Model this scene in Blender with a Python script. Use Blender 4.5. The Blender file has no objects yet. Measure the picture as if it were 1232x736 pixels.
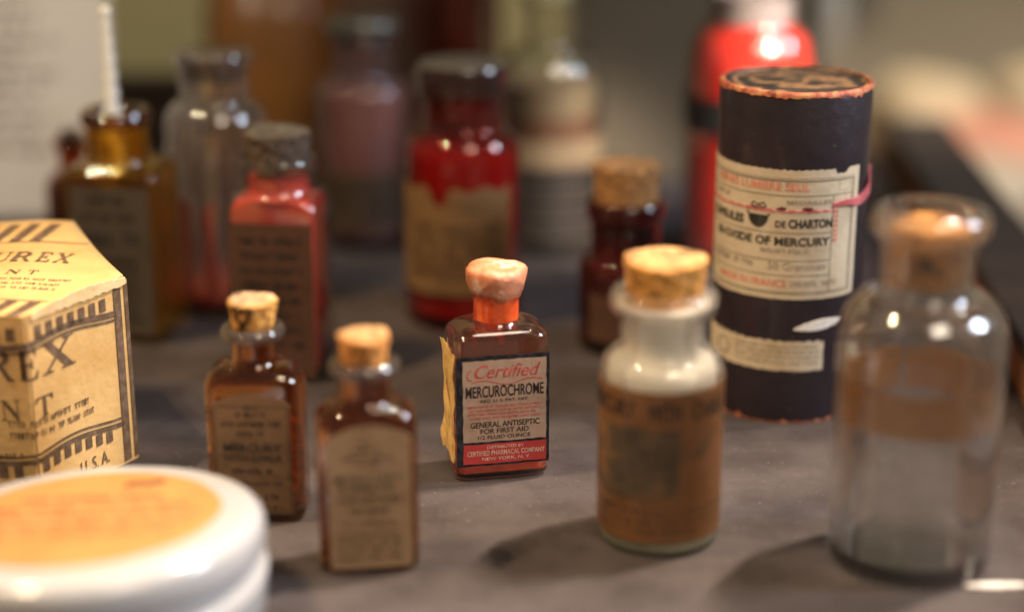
import bpy, bmesh, math, random
from mathutils import Vector, Matrix
random.seed(7)
rad = math.radians
scene = bpy.context.scene
col = scene.collection

# ------------------------------------------------------------------ camera
FPX, CX, CY, PITCH, CAMH = 2160.0, 616.0, 368.0, rad(18.2), 0.2266
FOCUS = 0.560
cam_d = bpy.data.cameras.new('camera')
cam_d.sensor_width = 36.0
cam_d.lens = FPX / 1232.0 * 36.0
cam_d.clip_start = 0.01
cam_d.clip_end = 50.0
cam_d.dof.use_dof = True
cam_d.dof.focus_distance = FOCUS
cam_d.dof.aperture_fstop = 2.5
cam = bpy.data.objects.new('camera', cam_d)
cam.location = (0, 0, CAMH)
cam.rotation_euler = (math.pi / 2 - PITCH, 0, 0)
col.objects.link(cam)
scene.camera = cam

# ------------------------------------------------------------------ world, lamps, exposure
world = bpy.data.worlds.new('World')
scene.world = world
world.use_nodes = True
bg = world.node_tree.nodes['Background']
bg.inputs['Color'].default_value = (0.90, 0.78, 0.62, 1)
bg.inputs['Strength'].default_value = 0.11


def lamp(name, kind, loc, target, energy, color, size=0.03, sy=None, cone=None, blend=0.6):
    d = bpy.data.lights.new(name, kind)
    d.energy = energy
    d.color = color
    if kind == 'AREA':
        d.size = size
        if sy:
            d.shape = 'RECTANGLE'
            d.size_y = sy
    else:
        d.shadow_soft_size = size
    if kind == 'SPOT':
        d.spot_size = rad(cone)
        d.spot_blend = blend
    o = bpy.data.objects.new(name, d)
    o.location = loc
    o.rotation_euler = (Vector(target) - Vector(loc)).to_track_quat('-Z', 'Y').to_euler()
    col.objects.link(o)
    return o


TGT = Vector((0.02, 0.50, 0.0))
KD = Vector((0.41, 0.18, 0.89))
# track of small halogen spots, high on the right: the main light and shadows
for k, s in enumerate((-1, 0, 1)):
    lamp('track_spot', 'SPOT', TGT + KD * 1.25 + Vector((0.03 * s, 0.045 * s, 0.0)), TGT + Vector((0.0, -0.02, 0)), 40.0,
         (1.0, 0.84, 0.67), 0.011, cone=26, blend=1.0)
# second warm track, high on the left
for k, s in enumerate((-1, 0, 1)):
    lamp('warm_spot', 'SPOT', Vector((-0.55 + 0.05 * s, 0.38 + 0.06 * s, 1.0)), Vector((-0.10, 0.49, 0.02)), 17.0,
         (1.0, 0.74, 0.44), 0.014, cone=34, blend=0.9)
lamp('red_bottle_fill', 'SPOT', (0.52, 0.10, 0.56), (0.090, 0.757, 0.055), 100.0, (1.0, 0.88, 0.74), 0.012, cone=10.5, blend=0.8)  # extra spot added to brighten the red bottle at the back
lamp('card_fill', 'SPOT', (-0.62, 0.25, 0.62), (-0.25, 0.83, 0.085), 20.0, (1.0, 0.84, 0.66), 0.012, cone=17, blend=0.9)  # extra spot added to brighten the white text card
# soft frontal fill added from the camera side to light the bottle fronts
lamp('front_fill', 'AREA', (0.28, -0.10, 0.72), (0.0, 0.48, 0.03), 3.0, (1.0, 0.84, 0.66), 0.30)
# daylight window off to the right
lamp('window', 'AREA', (1.25, 0.42, 0.75), (0.05, 0.55, 0.06), 16.0, (0.74, 0.84, 1.0), 0.26, 0.42)
# room light on the far wall and counter
lamp('room_lamp', 'AREA', (0.75, 1.35, 1.6), (0.6, 2.1, 0.0), 28.0, (1.0, 0.86, 0.68), 0.5)

vs = scene.view_settings
vs.view_transform = 'Standard'
vs.look = 'None'
vs.exposure = 0.28
vs.gamma = 1.0
vs.use_curve_mapping = False
cy = scene.cycles
cy.use_denoising = True
cy.transparent_max_bounces = 64
cy.max_bounces = 24
cy.transmission_bounces = 16
cy.glossy_bounces = 8
cy.sample_clamp_indirect = 6.0
cy.blur_glossy = 0.3


# ------------------------------------------------------------------ pixel helpers
def ray(px, py):
    x = (px - CX) / FPX
    y = -(py - CY) / FPX
    return Vector((x, math.cos(PITCH) + y * math.sin(PITCH), -math.sin(PITCH) + y * math.cos(PITCH)))


def at(px, py, z=0.0):
    d = ray(px, py)
    return Vector((0, 0, CAMH)) + d * ((z - CAMH) / d.z)


def at_y(px, py, y):
    d = ray(px, py)
    return Vector((0, 0, CAMH)) + d * (y / d.y)


def proj(p):
    v = Vector(p) - Vector((0, 0, CAMH))
    zc = v.y * math.cos(PITCH) - v.z * math.sin(PITCH)
    yc = v.y * math.sin(PITCH) + v.z * math.cos(PITCH)
    return CX + FPX * v.x / zc, CY - FPX * yc / zc, zc


def zpx(c, py):
    lo, hi = -0.02, 0.5
    for _ in range(44):
        m = (lo + hi) / 2
        if proj((c[0], c[1], m))[1] > py:
            lo = m
        else:
            hi = m
    return lo


def rpx(c, z, px):
    return px * proj((c[0], c[1], z))[2] / FPX


class Face:
    """flat upright face of a thing at c turned by th, hy in front of its centre"""
    def __init__(s, c, th, hy, hx=0.0, side=False):
        s.c, s.th, s.hy, s.side = c, th, hy, side

    def uv(s, px, py):
        d = ray(px, py)
        ct, st = math.cos(-s.th), math.sin(-s.th)
        o = Vector((-s.c[0], -s.c[1], CAMH))
        ol = Vector((o.x * ct - o.y * st, o.x * st + o.y * ct, o.z))
        dl = Vector((d.x * ct - d.y * st, d.x * st + d.y * ct, d.z))
        t = (-s.hy - ol.y) / dl.y
        p = ol + dl * t
        return p.x, p.z

    def map(s, u, v, e):
        return (u, -s.hy - e, v)


class Cyl:
    def __init__(s, c, r):
        s.c, s.r = c, r

    def uv(s, px, py):
        d = ray(px, py)
        ox, oy = -s.c[0], -s.c[1]
        a = d.x ** 2 + d.y ** 2
        b = 2 * (ox * d.x + oy * d.y)
        q = ox * ox + oy * oy - s.r ** 2
        disc = max(b * b - 4 * a * q, 0)
        t = (-b - math.sqrt(disc)) / (2 * a)
        x, y = ox + t * d.x, oy + t * d.y
        return math.atan2(x, -y) * s.r, CAMH + t * d.z

    def map(s, u, v, e):
        a = u / s.r
        return (math.sin(a) * (s.r + e), -math.cos(a) * (s.r + e), v)


class Top:
    """flat top at height z, u to the right, v away"""
    def __init__(s, z):
        s.z = z

    def map(s, u, v, e):
        return (u, v, s.z + e)


class Perimeter:
    """walks along a polygon of ground points"""
    def __init__(s, pts):
        s.p = pts
        s.l = [0.0]
        for a, b in zip(pts, pts[1:]):
            s.l.append(s.l[-1] + math.hypot(b[0] - a[0], b[1] - a[1]))

    def map(s, u, v, e):
        k = 0
        while k < len(s.p) - 2 and u > s.l[k + 1]:
            k += 1
        a, b = s.p[k], s.p[k + 1]
        L = s.l[k + 1] - s.l[k]
        t = (u - s.l[k]) / L
        dx, dy = (b[0] - a[0]) / L, (b[1] - a[1]) / L
        return (a[0] + (b[0] - a[0]) * t + dy * e, a[1] + (b[1] - a[1]) * t - dx * e, v)


# ------------------------------------------------------------------ materials
def newmat(name):
    m = bpy.data.materials.new(name)
    m.use_nodes = True
    nt = m.node_tree
    for n in list(nt.nodes):
        nt.nodes.remove(n)
    out = nt.nodes.new('ShaderNodeOutputMaterial')
    return m, nt, out


def N(nt, t, **kw):
    n = nt.nodes.new(t)
    for k, v in kw.items():
        if k in n.inputs:
            n.inputs[k].default_value = v
        else:
            setattr(n, k, v)
    return n


def c4(c):
    return (c[0], c[1], c[2], 1.0)


def ramp(nt, fac, stops):
    r = nt.nodes.new('ShaderNodeValToRGB')
    el = r.color_ramp.elements
    while len(el) < len(stops):
        el.new(0.5)
    for e, (p, c) in zip(el, stops):
        e.position = p
        e.color = c4(c)
    nt.links.new(fac, r.inputs['Fac'])
    return r.outputs['Color']


def solid(name, stops, scale=60.0, rough=0.6, bump=0.0, bscale=None, detail=6.0, coat=0.0, spec=0.5, metal=0.0,
          stretch=None, trans=0.0, sub=0.0, speck=None):
    """procedural opaque material: noise-driven colour ramp, fine bump"""
    m, nt, out = newmat(name)
    tc = N(nt, 'ShaderNodeTexCoord')
    vec = tc.outputs['Object']
    if stretch:
        mp = N(nt, 'ShaderNodeMapping')
        mp.inputs['Scale'].default_value = stretch
        nt.links.new(vec, mp.inputs['Vector'])
        vec = mp.outputs['Vector']
    nz = N(nt, 'ShaderNodeTexNoise', Scale=scale, Detail=detail, Roughness=0.62)
    nt.links.new(vec, nz.inputs['Vector'])
    colr = ramp(nt, nz.outputs['Fac'], stops)
    if speck:
        ns = N(nt, 'ShaderNodeTexNoise', Scale=speck[0], Detail=4.0, Roughness=0.6)
        nt.links.new(vec, ns.inputs['Vector'])
        sf_ = ramp(nt, ns.outputs['Fac'], [(speck[1], (0, 0, 0)), (speck[1] + 0.04, (1, 1, 1))])
        ms = N(nt, 'ShaderNodeMix', data_type='RGBA')
        nt.links.new(sf_, ms.inputs[0])
        nt.links.new(colr, ms.inputs[6])
        ms.inputs[7].default_value = c4(speck[2])
        colr = ms.outputs[2]
    b = N(nt, 'ShaderNodeBsdfPrincipled', Roughness=rough, Metallic=metal)
    b.inputs['Specular IOR Level'].default_value = spec
    b.inputs['Coat Weight'].default_value = coat
    b.inputs['Coat Roughness'].default_value = 0.08
    if sub:
        b.inputs['Subsurface Weight'].default_value = sub
        b.inputs['Subsurface Scale'].default_value = 0.004
    if trans:
        b.inputs['Transmission Weight'].default_value = trans
    nt.links.new(colr, b.inputs['Base Color'])
    if bump:
        n2 = N(nt, 'ShaderNodeTexNoise', Scale=bscale or scale * 6, Detail=5.0)
        nt.links.new(tc.outputs['Object'], n2.inputs['Vector'])
        bp = N(nt, 'ShaderNodeBump', Strength=bump, Distance=0.001)
        nt.links.new(n2.outputs['Fac'], bp.inputs['Height'])
        nt.links.new(bp.outputs['Normal'], b.inputs['Normal'])
    nt.links.new(b.outputs['BSDF'], out.inputs['Surface'])
    return m


def glass(name, tint, edge, rough=0.02, dirt=0.02, dirtcol=(0.5, 0.47, 0.42), gain=1.0, even=0.0):
    """thin bottle-glass wall: Schlick reflection over tinted straight-through light, a film of dust"""
    m, nt, out = newmat(name)
    lw = N(nt, 'ShaderNodeLayerWeight', Blend=0.5)
    p5 = N(nt, 'ShaderNodeMath', operation='POWER')
    p5.inputs[1].default_value = 4.0
    nt.links.new(lw.outputs['Facing'], p5.inputs[0])
    fr = N(nt, 'ShaderNodeMath', operation='MULTIPLY_ADD')
    fr.inputs[1].default_value = 0.85
    fr.inputs[2].default_value = 0.045 * gain
    nt.links.new(p5.outputs[0], fr.inputs[0])
    p2 = N(nt, 'ShaderNodeMath', operation='POWER')
    p2.inputs[1].default_value = 2.2
    nt.links.new(lw.outputs['Facing'], p2.inputs[0])
    mx = N(nt, 'ShaderNodeMix', data_type='RGBA')
    mx.inputs[6].default_value = c4(tint)
    mx.inputs[7].default_value = c4(edge)
    nt.links.new(p2.outputs[0], mx.inputs[0])
    tr = N(nt, 'ShaderNodeBsdfTransparent')
    nt.links.new(mx.outputs[2], tr.inputs['Color'])
    tc = N(nt, 'ShaderNodeTexCoord')
    nz = N(nt, 'ShaderNodeTexNoise', Scale=70.0, Detail=8.0, Roughness=0.7)
    nt.links.new(tc.outputs['Object'], nz.inputs['Vector'])
    dm = N(nt, 'ShaderNodeMapRange')
    dm.inputs['From Min'].default_value = 0.42
    dm.inputs['From Max'].default_value = 0.75
    dm.inputs['To Max'].default_value = dirt * (2.4 - 1.3 * even)
    dm.inputs['To Min'].default_value = dirt * (0.35 + 0.6 * even)
    nt.links.new(nz.outputs['Fac'], dm.inputs['Value'])
    df = N(nt, 'ShaderNodeBsdfDiffuse', Color=c4(dirtcol))
    m1 = N(nt, 'ShaderNodeMixShader')
    nt.links.new(dm.outputs[0], m1.inputs[0])
    nt.links.new(tr.outputs[0], m1.inputs[1])
    nt.links.new(df.outputs[0], m1.inputs[2])
    gl = N(nt, 'ShaderNodeBsdfGlossy', Color=(1, 1, 1, 1), Roughness=rough)
    nb = N(nt, 'ShaderNodeTexNoise', Scale=45.0, Detail=2.0)
    nt.links.new(tc.outputs['Object'], nb.inputs['Vector'])
    bp = N(nt, 'ShaderNodeBump', Strength=0.25, Distance=0.002)
    nt.links.new(nb.outputs['Fac'], bp.inputs['Height'])
    nt.links.new(bp.outputs['Normal'], gl.inputs['Normal'])
    m2 = N(nt, 'ShaderNodeMixShader')
    nt.links.new(fr.outputs[0], m2.inputs[0])
    nt.links.new(m1.outputs[0], m2.inputs[1])
    nt.links.new(gl.outputs[0], m2.inputs[2])
    nt.links.new(m2.outputs[0], out.inputs['Surface'])
    return m


def real_glass(name, color, through=0.4, haze=0.0, hazecol=(0.6, 0.57, 0.52), rough=0.0):
    """blown bottle glass: refraction, part of the light going straight through, a dusty film"""
    m, nt, out = newmat(name)
    b = N(nt, 'ShaderNodeBsdfPrincipled', Roughness=rough, IOR=1.53)
    b.inputs['Base Color'].default_value = c4(color)
    b.inputs['Transmission Weight'].default_value = 1.0
    b.inputs['Coat Weight'].default_value = 1.0
    b.inputs['Coat IOR'].default_value = 1.7
    b.inputs['Coat Roughness'].default_value = 0.02
    tc = N(nt, 'ShaderNodeTexCoord')
    nb = N(nt, 'ShaderNodeTexNoise', Scale=60.0, Detail=2.0)
    nt.links.new(tc.outputs['Object'], nb.inputs['Vector'])
    bp = N(nt, 'ShaderNodeBump', Strength=0.12, Distance=0.002)
    nt.links.new(nb.outputs['Fac'], bp.inputs['Height'])
    nt.links.new(bp.outputs['Normal'], b.inputs['Normal'])
    tr = N(nt, 'ShaderNodeBsdfTransparent', Color=c4(tuple(math.sqrt(x) for x in color)))
    m1 = N(nt, 'ShaderNodeMixShader')
    m1.inputs[0].default_value = through
    nt.links.new(b.outputs[0], m1.inputs[1])
    nt.links.new(tr.outputs[0], m1.inputs[2])
    nz = N(nt, 'ShaderNodeTexNoise', Scale=80.0, Detail=9.0, Roughness=0.7)
    nt.links.new(tc.outputs['Object'], nz.inputs['Vector'])
    dm = N(nt, 'ShaderNodeMapRange')
    dm.inputs['From Min'].default_value = 0.35
    dm.inputs['From Max'].default_value = 0.75
    dm.inputs['To Min'].default_value = haze * 0.4
    dm.inputs['To Max'].default_value = haze * 1.8
    nt.links.new(nz.outputs['Fac'], dm.inputs['Value'])
    df = N(nt, 'ShaderNodeBsdfDiffuse', Color=c4(hazecol))
    m2 = N(nt, 'ShaderNodeMixShader')
    nt.links.new(dm.outputs[0], m2.inputs[0])
    nt.links.new(m1.outputs[0], m2.inputs[1])
    nt.links.new(df.outputs[0], m2.inputs[2])
    nt.links.new(m2.outputs[0], out.inputs['Surface'])
    return m


def cork_mat(name, light=(0.62, 0.33, 0.10), mid=(0.42, 0.20, 0.06), dark=(0.05, 0.025, 0.012), amount=0.42, top=(0.30, 0.22, 0.15)):
    m, nt, out = newmat(name)
    tc = N(nt, 'ShaderNodeTexCoord')
    n1 = N(nt, 'ShaderNodeTexNoise', Scale=260.0, Detail=7.0, Roughness=0.7)
    n2 = N(nt, 'ShaderNodeTexNoise', Scale=190.0, Detail=5.0, Roughness=0.62, Distortion=0.8)
    vo = N(nt, 'ShaderNodeTexVoronoi', Scale=420.0)
    for n in (n1, n2, vo):
        nt.links.new(tc.outputs['Object'], n.inputs['Vector'])
    base = ramp(nt, n1.outputs['Fac'], [(0.3, mid), (0.62, light)])
    spots = ramp(nt, n2.outputs['Fac'], [(amount - 0.10, (1, 1, 1)), (amount, (0, 0, 0))])
    mx = N(nt, 'ShaderNodeMix', data_type='RGBA')
    nt.links.new(spots, mx.inputs[0])
    nt.links.new(base, mx.inputs[6])
    mx.inputs[7].default_value = c4(dark)
    # the end grain on top is greyer than the cut side
    ge = N(nt, 'ShaderNodeTexCoord')
    sx = N(nt, 'ShaderNodeSeparateXYZ')
    nt.links.new(ge.outputs['Normal'], sx.inputs[0])
    up = N(nt, 'ShaderNodeMapRange')
    up.inputs['From Min'].default_value = 0.75
    up.inputs['From Max'].default_value = 0.95
    up.inputs['To Max'].default_value = 0.75
    nt.links.new(sx.outputs['Z'], up.inputs['Value'])
    tn = ramp(nt, n2.outputs['Fac'], [(0.38, tuple(c * 0.55 for c in top)), (0.5, top), (0.66, tuple(min(1, c * 1.7) for c in top))])
    mt = N(nt, 'ShaderNodeMix', data_type='RGBA')
    nt.links.new(up.outputs[0], mt.inputs[0])
    nt.links.new(mx.outputs[2], mt.inputs[6])
    nt.links.new(tn, mt.inputs[7])
    b = N(nt, 'ShaderNodeBsdfPrincipled', Roughness=0.75)
    b.inputs['Specular IOR Level'].default_value = 0.25
    nt.links.new(mt.outputs[2], b.inputs['Base Color'])
    bp = N(nt, 'ShaderNodeBump', Strength=0.7, Distance=0.0012)
    nt.links.new(vo.outputs['Distance'], bp.inputs['Height'])
    nt.links.new(bp.outputs['Normal'], b.inputs['Normal'])
    nt.links.new(b.outputs[0], out.inputs['Surface'])
    return m


def paper(name, c, stain=None, scale=55.0, rough=0.75, gloss=0.3):
    st = stain or tuple(x * 0.62 for x in c)
    return solid(name, [(0.28, st), (0.5, c), (0.75, tuple(min(1, x * 1.12) for x in c))], scale, rough, 0.25, 420, spec=gloss)


def ink(name, c):
    return solid(name, [(0.3, tuple(min(1, x * 1.5 + 0.03) for x in c)), (0.55, c)], 420, 0.7, spec=0.2)


M = {}
M['felt'] = solid('grey_felt', [(0.28, (0.043, 0.034, 0.033)), (0.5, (0.068, 0.055, 0.053)), (0.75, (0.096, 0.079, 0.075))], 42, 0.95, 0.6, 2600, 12.0, spec=0.12, speck=(620, 0.665, (0.15, 0.13, 0.115)))
M['clear'] = glass('clear_glass', (0.965, 0.97, 0.955), (0.42, 0.43, 0.40))
M['clear_dusty'] = glass('clear_glass_dusty', (0.97, 0.97, 0.95), (0.70, 0.71, 0.66), dirt=0.015)
M['pinkish'] = glass('stained_clear_glass', (0.96, 0.90, 0.87), (0.50, 0.30, 0.25), dirt=0.015)
M['amber'] = glass('amber_glass', (0.72, 0.42, 0.20), (0.30, 0.07, 0.012), dirt=0.012)
M['honey'] = glass('honey_glass', (0.84, 0.58, 0.22), (0.50, 0.20, 0.02), dirt=0.012)
M['ruby'] = glass('dark_ruby_glass', (0.84, 0.33, 0.24), (0.40, 0.06, 0.04), dirt=0.012)
M['ruby_dark'] = glass('black_ruby_glass', (0.60, 0.17, 0.11), (0.15, 0.02, 0.012), dirt=0.012)
M['violet'] = glass('violet_glass', (0.93, 0.88, 0.90), (0.42, 0.34, 0.38), dirt=0.05, dirtcol=(0.45, 0.36, 0.38))
M['rclear'] = real_glass('clear_flint_glass', (0.98, 0.98, 0.96), 0.28, 0.010)
M['rpowder'] = real_glass('dusty_flint_glass', (0.97, 0.96, 0.92), 0.55, 0.02)
M['ramber'] = real_glass('amber_bottle_glass', (0.56, 0.24, 0.06), 0.34, 0.004, (0.5, 0.36, 0.22))
M['rhoney'] = real_glass('honey_bottle_glass', (0.95, 0.62, 0.08), 0.45, 0.006, (0.6, 0.35, 0.1))
M['lipglass'] = real_glass('grey_lip_glass', (0.42, 0.36, 0.32), 0.2, 0.10, (0.42, 0.38, 0.34))  # lip glass greyer than the amber bodies
M['lipdark'] = real_glass('dark_amber_lip_glass', (0.30, 0.14, 0.05), 0.2, 0.05, (0.25, 0.20, 0.15))
M['rpink'] = real_glass('stained_flint_glass', (0.97, 0.72, 0.64), 0.45, 0.0, (0.7, 0.30, 0.22))
M['cork'] = cork_mat('cork')
M['cork_dark'] = cork_mat('cork_dark', (0.40, 0.20, 0.07), (0.22, 0.10, 0.035), (0.03, 0.015, 0.01), 0.45, (0.30, 0.17, 0.08))
M['cork_grey'] = cork_mat('cork_grey', (0.11, 0.075, 0.05), (0.06, 0.04, 0.03), (0.015, 0.01, 0.01), 0.42, (0.10, 0.09, 0.07))
M['cork_gold'] = cork_mat('cork_gold', (0.68, 0.32, 0.075), (0.46, 0.19, 0.04), (0.05, 0.024, 0.012), 0.455, (0.40, 0.22, 0.10))
M['cork_amber'] = cork_mat('cork_orange', (0.64, 0.28, 0.07), (0.44, 0.17, 0.04), (0.10, 0.04, 0.02), 0.42, (0.33, 0.20, 0.10))
M['cork_old'] = cork_mat('cork_old', (0.42, 0.18, 0.04), (0.29, 0.11, 0.025), (0.08, 0.035, 0.015), 0.44, (0.34, 0.15, 0.04))
M['cork_spot'] = cork_mat('cork_spotted', (0.72, 0.37, 0.09), (0.50, 0.22, 0.05), (0.03, 0.016, 0.010), 0.475, (0.26, 0.19, 0.13))


# ------------------------------------------------------------------ mesh helpers
def link(name, me, mat=None, parent=None):
    o = bpy.data.objects.new(name, me)
    if mat:
        me.materials.append(mat)
    col.objects.link(o)
    if parent:
        o.parent = parent
    return o


def shade(me, ang=38):
    for p in me.polygons:
        p.use_smooth = True
    me.set_sharp_from_angle(angle=rad(ang))


def mesh(name, v, f, mat=None, parent=None, ang=38, smooth=True):
    me = bpy.data.meshes.new(name)
    me.from_pydata(v, [], f)
    me.update()
    if smooth:
        shade(me, ang)
    return link(name, me, mat, parent)


def thing(name, label, cat, loc, rz=0.0, group=None):
    o = bpy.data.objects.new(name, None)
    o.empty_display_size = 0.01
    o.location = loc
    o.rotation_euler = (0, 0, rz)
    o['label'] = label
    o['category'] = cat
    if group:
        o['group'] = group
    col.objects.link(o)
    return o


def tag(o, label, cat, group=None):
    o['label'] = label
    o['category'] = cat
    if group:
        o['group'] = group
    return o


def ring(z, hx, hy, r, k=12):
    r = min(r, hx, hy)
    pts = []
    for q, (sx, sy) in enumerate(((1, 1), (-1, 1), (-1, -1), (1, -1))):
        ox, oy = sx * (hx - r), sy * (hy - r)
        for j in range(k):
            a = (q + (j + 0.5) / k) * math.pi / 2
            pts.append((ox + r * math.cos(a), oy + r * math.sin(a), z))
    return pts


def loft(rings, cap0=True, cap1=True):
    n = len(rings[0])
    v = [p for r in rings for p in r]
    f = []
    for i in range(len(rings) - 1):
        for j in range(n):
            a, b = i * n + j, i * n + (j + 1) % n
            f.append((a, b, b + n, a + n))
    if cap0:
        f.append(tuple(range(n - 1, -1, -1)))
    if cap1:
        f.append(tuple(range((len(rings) - 1) * n, len(rings) * n)))
    return v, f


def arc(z0, z1, a, b, n=8, kind='shoulder'):
    """rounded run of rings from size a at z0 to size b at z1"""
    out = []
    for i in range(1, n + 1):
        t = i / n * math.pi / 2
        if kind == 'shoulder':
            s, w = math.sin(t), 1 - math.cos(t)
        else:
            s, w = 1 - math.cos(t), math.sin(t)
        out.append((z0 + (z1 - z0) * s,) + tuple(x + (y - x) * w for x, y in zip(a, b)))
    return out


def inset(prof, t):
    """profile moved inwards by t along its normal"""
    out = []
    for i, p in enumerate(prof):
        a, b = prof[max(i - 1, 0)], prof[min(i + 1, len(prof) - 1)]
        dz, dh = b[0] - a[0], b[1] - a[1]
        L = math.hypot(dz, dh) or 1
        nh, nz = -dz / L * t, dh / L * t
        out.append((p[0] + nz, p[1] + nh, p[2] + nh, max(p[3] + nh, 0.0006)))
    return out


def shell(prof, t, base):
    outer = [ring(*p) for p in prof]
    inn = [p for p in inset(prof, t) if p[0] > base and p[0] < prof[-1][0]]
    z1 = prof[-1]
    rim = (z1[0], z1[1] - t * 0.8, z1[2] - t * 0.8, max(z1[3] - t * 0.8, 0.0006))
    b = inn[0]
    low = (base + 0.0012, b[1], b[2], b[3])
    flo = (base, b[1] - 0.0015, b[2] - 0.0015, max(b[3] - 0.0015, 0.0005))
    inn = [p for p in inn if p[0] > low[0]]
    return loft(outer + [ring(*rim)] + [ring(*p) for p in reversed(inn)] + [ring(*low), ring(*flo)])


def fill(prof, t, z0, z1):
    """solid standing inside a bottle between two heights"""
    inn = [p for p in inset(prof, t)]

    def atz(z):
        for a, b in zip(inn, inn[1:]):
            if a[0] <= z <= b[0] and b[0] > a[0]:
                w = (z - a[0]) / (b[0] - a[0])
                return (z,) + tuple(x + (y - x) * w for x, y in zip(a[1:], b[1:]))
        return (z,) + tuple((inn[0] if z < inn[0][0] else inn[-1])[1:])
    rows = [atz(z0)] + [p for p in inn if z0 < p[0] < z1] + [atz(z1)]
    return loft([ring(*p) for p in rows])


def circ(z, r):
    return (z, r, r, r)


def cork(parent, r0, r1, z0, z1, mat, chip=0.0004, name='cork', xy=(0, 0), seed=0, tilt=0.0):
    rnd = random.Random(seed)
    rows = [circ(z0, r0 * 0.96), circ(z0 + 0.0006, r0)]
    for i in range(1, 8):
        w = i / 8
        rows.append(circ(z0 + (z1 - z0) * w, r0 + (r1 - r0) * w))
    rows += [circ(z1 - 0.0009, r1), circ(z1 - 0.0003, r1 - 0.0003), circ(z1, r1 - 0.0010), circ(z1, r1 * 0.6), circ(z1, r1 * 0.2)]
    v, f = loft([ring(*p, k=10) for p in rows])
    ph = [rnd.uniform(0, 6.28) for _ in range(6)]
    vv = []
    for x, y, z in v:
        a = math.atan2(y, x)
        w = math.sin(3 * a + ph[0]) + 0.7 * math.sin(7 * a + ph[1] + z * 900) + 0.6 * math.sin(13 * a + ph[2] - z * 1500)
        k = 1 + chip * w / max(r1, 1e-4) * (0.5 + 0.5 * (z - z0) / (z1 - z0))
        zz = z + (chip * 0.5 * (math.sin(2 * a + ph[3]) + math.sin(5 * a + ph[4])) if z > z1 - 0.001 else 0)
        if z > z1 - 0.0012:
            zz += tilt * x
        vv.append((x * k + xy[0], y * k + xy[1], zz))
    return mesh(name, vv, f, mat, parent, 50)


def sheet(surf, u0, u1, v0, v1, nu=24, nv=6, e=0.00012, rough=0.0, seed=0, lift=None):
    """thin paper on a surface: v0 / v1 may be functions of u; edges turned down to the surface"""
    rnd = random.Random(seed)
    fv0 = v0 if callable(v0) else (lambda u: v0)
    fv1 = v1 if callable(v1) else (lambda u: v1)
    jt = [rnd.uniform(-1, 1) * rough for _ in range(nu + 1)]
    jb = [rnd.uniform(-1, 1) * rough for _ in range(nu + 1)]
    jl = [rnd.uniform(-1, 1) * rough for _ in range(nv + 1)]
    jr = [rnd.uniform(-1, 1) * rough for _ in range(nv + 1)]
    V, F, idx = [], [], {}
    for i in range(nu + 1):
        for j in range(nv + 1):
            w = i / nu
            uu = u0 + (u1 - u0) * w
            a, b = fv0(uu) + jb[i], fv1(uu) + jt[i]
            uu += jl[j] * (1 - w) + jr[j] * w
            vv = a + (b - a) * j / nv
            ee = e + (lift(w, j / nv) if lift else 0)
            idx[i, j] = len(V)
            V.append(surf.map(uu, vv, ee))
    for i in range(nu):
        for j in range(nv):
            F.append((idx[i, j], idx[i + 1, j], idx[i + 1, j + 1], idx[i, j + 1]))
    per = [(i, 0) for i in range(nu + 1)] + [(nu, j) for j in range(1, nv + 1)] + [(i, nv) for i in range(nu - 1, -1, -1)] + [(0, j) for j in range(nv - 1, 0, -1)]
    base = len(V)
    for i, j in per:
        w = i / nu
        uu = u0 + (u1 - u0) * w
        a, b = fv0(uu) + jb[i], fv1(uu) + jt[i]
        uu += jl[j] * (1 - w) + jr[j] * w
        ee = (lift(w, j / nv) if lift else 0)
        V.append(surf.map(uu, a + (b - a) * j / nv, ee - 0.00004))
    n = len(per)
    for k in range(n):
        a, b = idx[per[k]], idx[per[(k + 1) % n]]
        F.append((b, a, base + k, base + (k + 1) % n))
    return V, F


_tc = {}


def text2d(s, bold=0.0, shear=0.0):
    key = (s, bold, shear)
    if key in _tc:
        return _tc[key]
    cu = bpy.data.curves.new('t', 'FONT')
    cu.body = s
    cu.size = 1.0
    cu.offset = bold
    cu.shear = shear
    cu.resolution_u = 3
    o = bpy.data.objects.new('t', cu)
    col.objects.link(o)
    dg = bpy.context.evaluated_depsgraph_get()
    me = bpy.data.meshes.new_from_object(o.evaluated_get(dg))
    v = [(p.co.x, p.co.y) for p in me.vertices]
    f = [tuple(p.vertices) for p in me.polygons]
    bpy.data.objects.remove(o)
    bpy.data.curves.remove(cu)
    bpy.data.meshes.remove(me)
    _tc[key] = (v, f)
    return v, f


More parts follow.
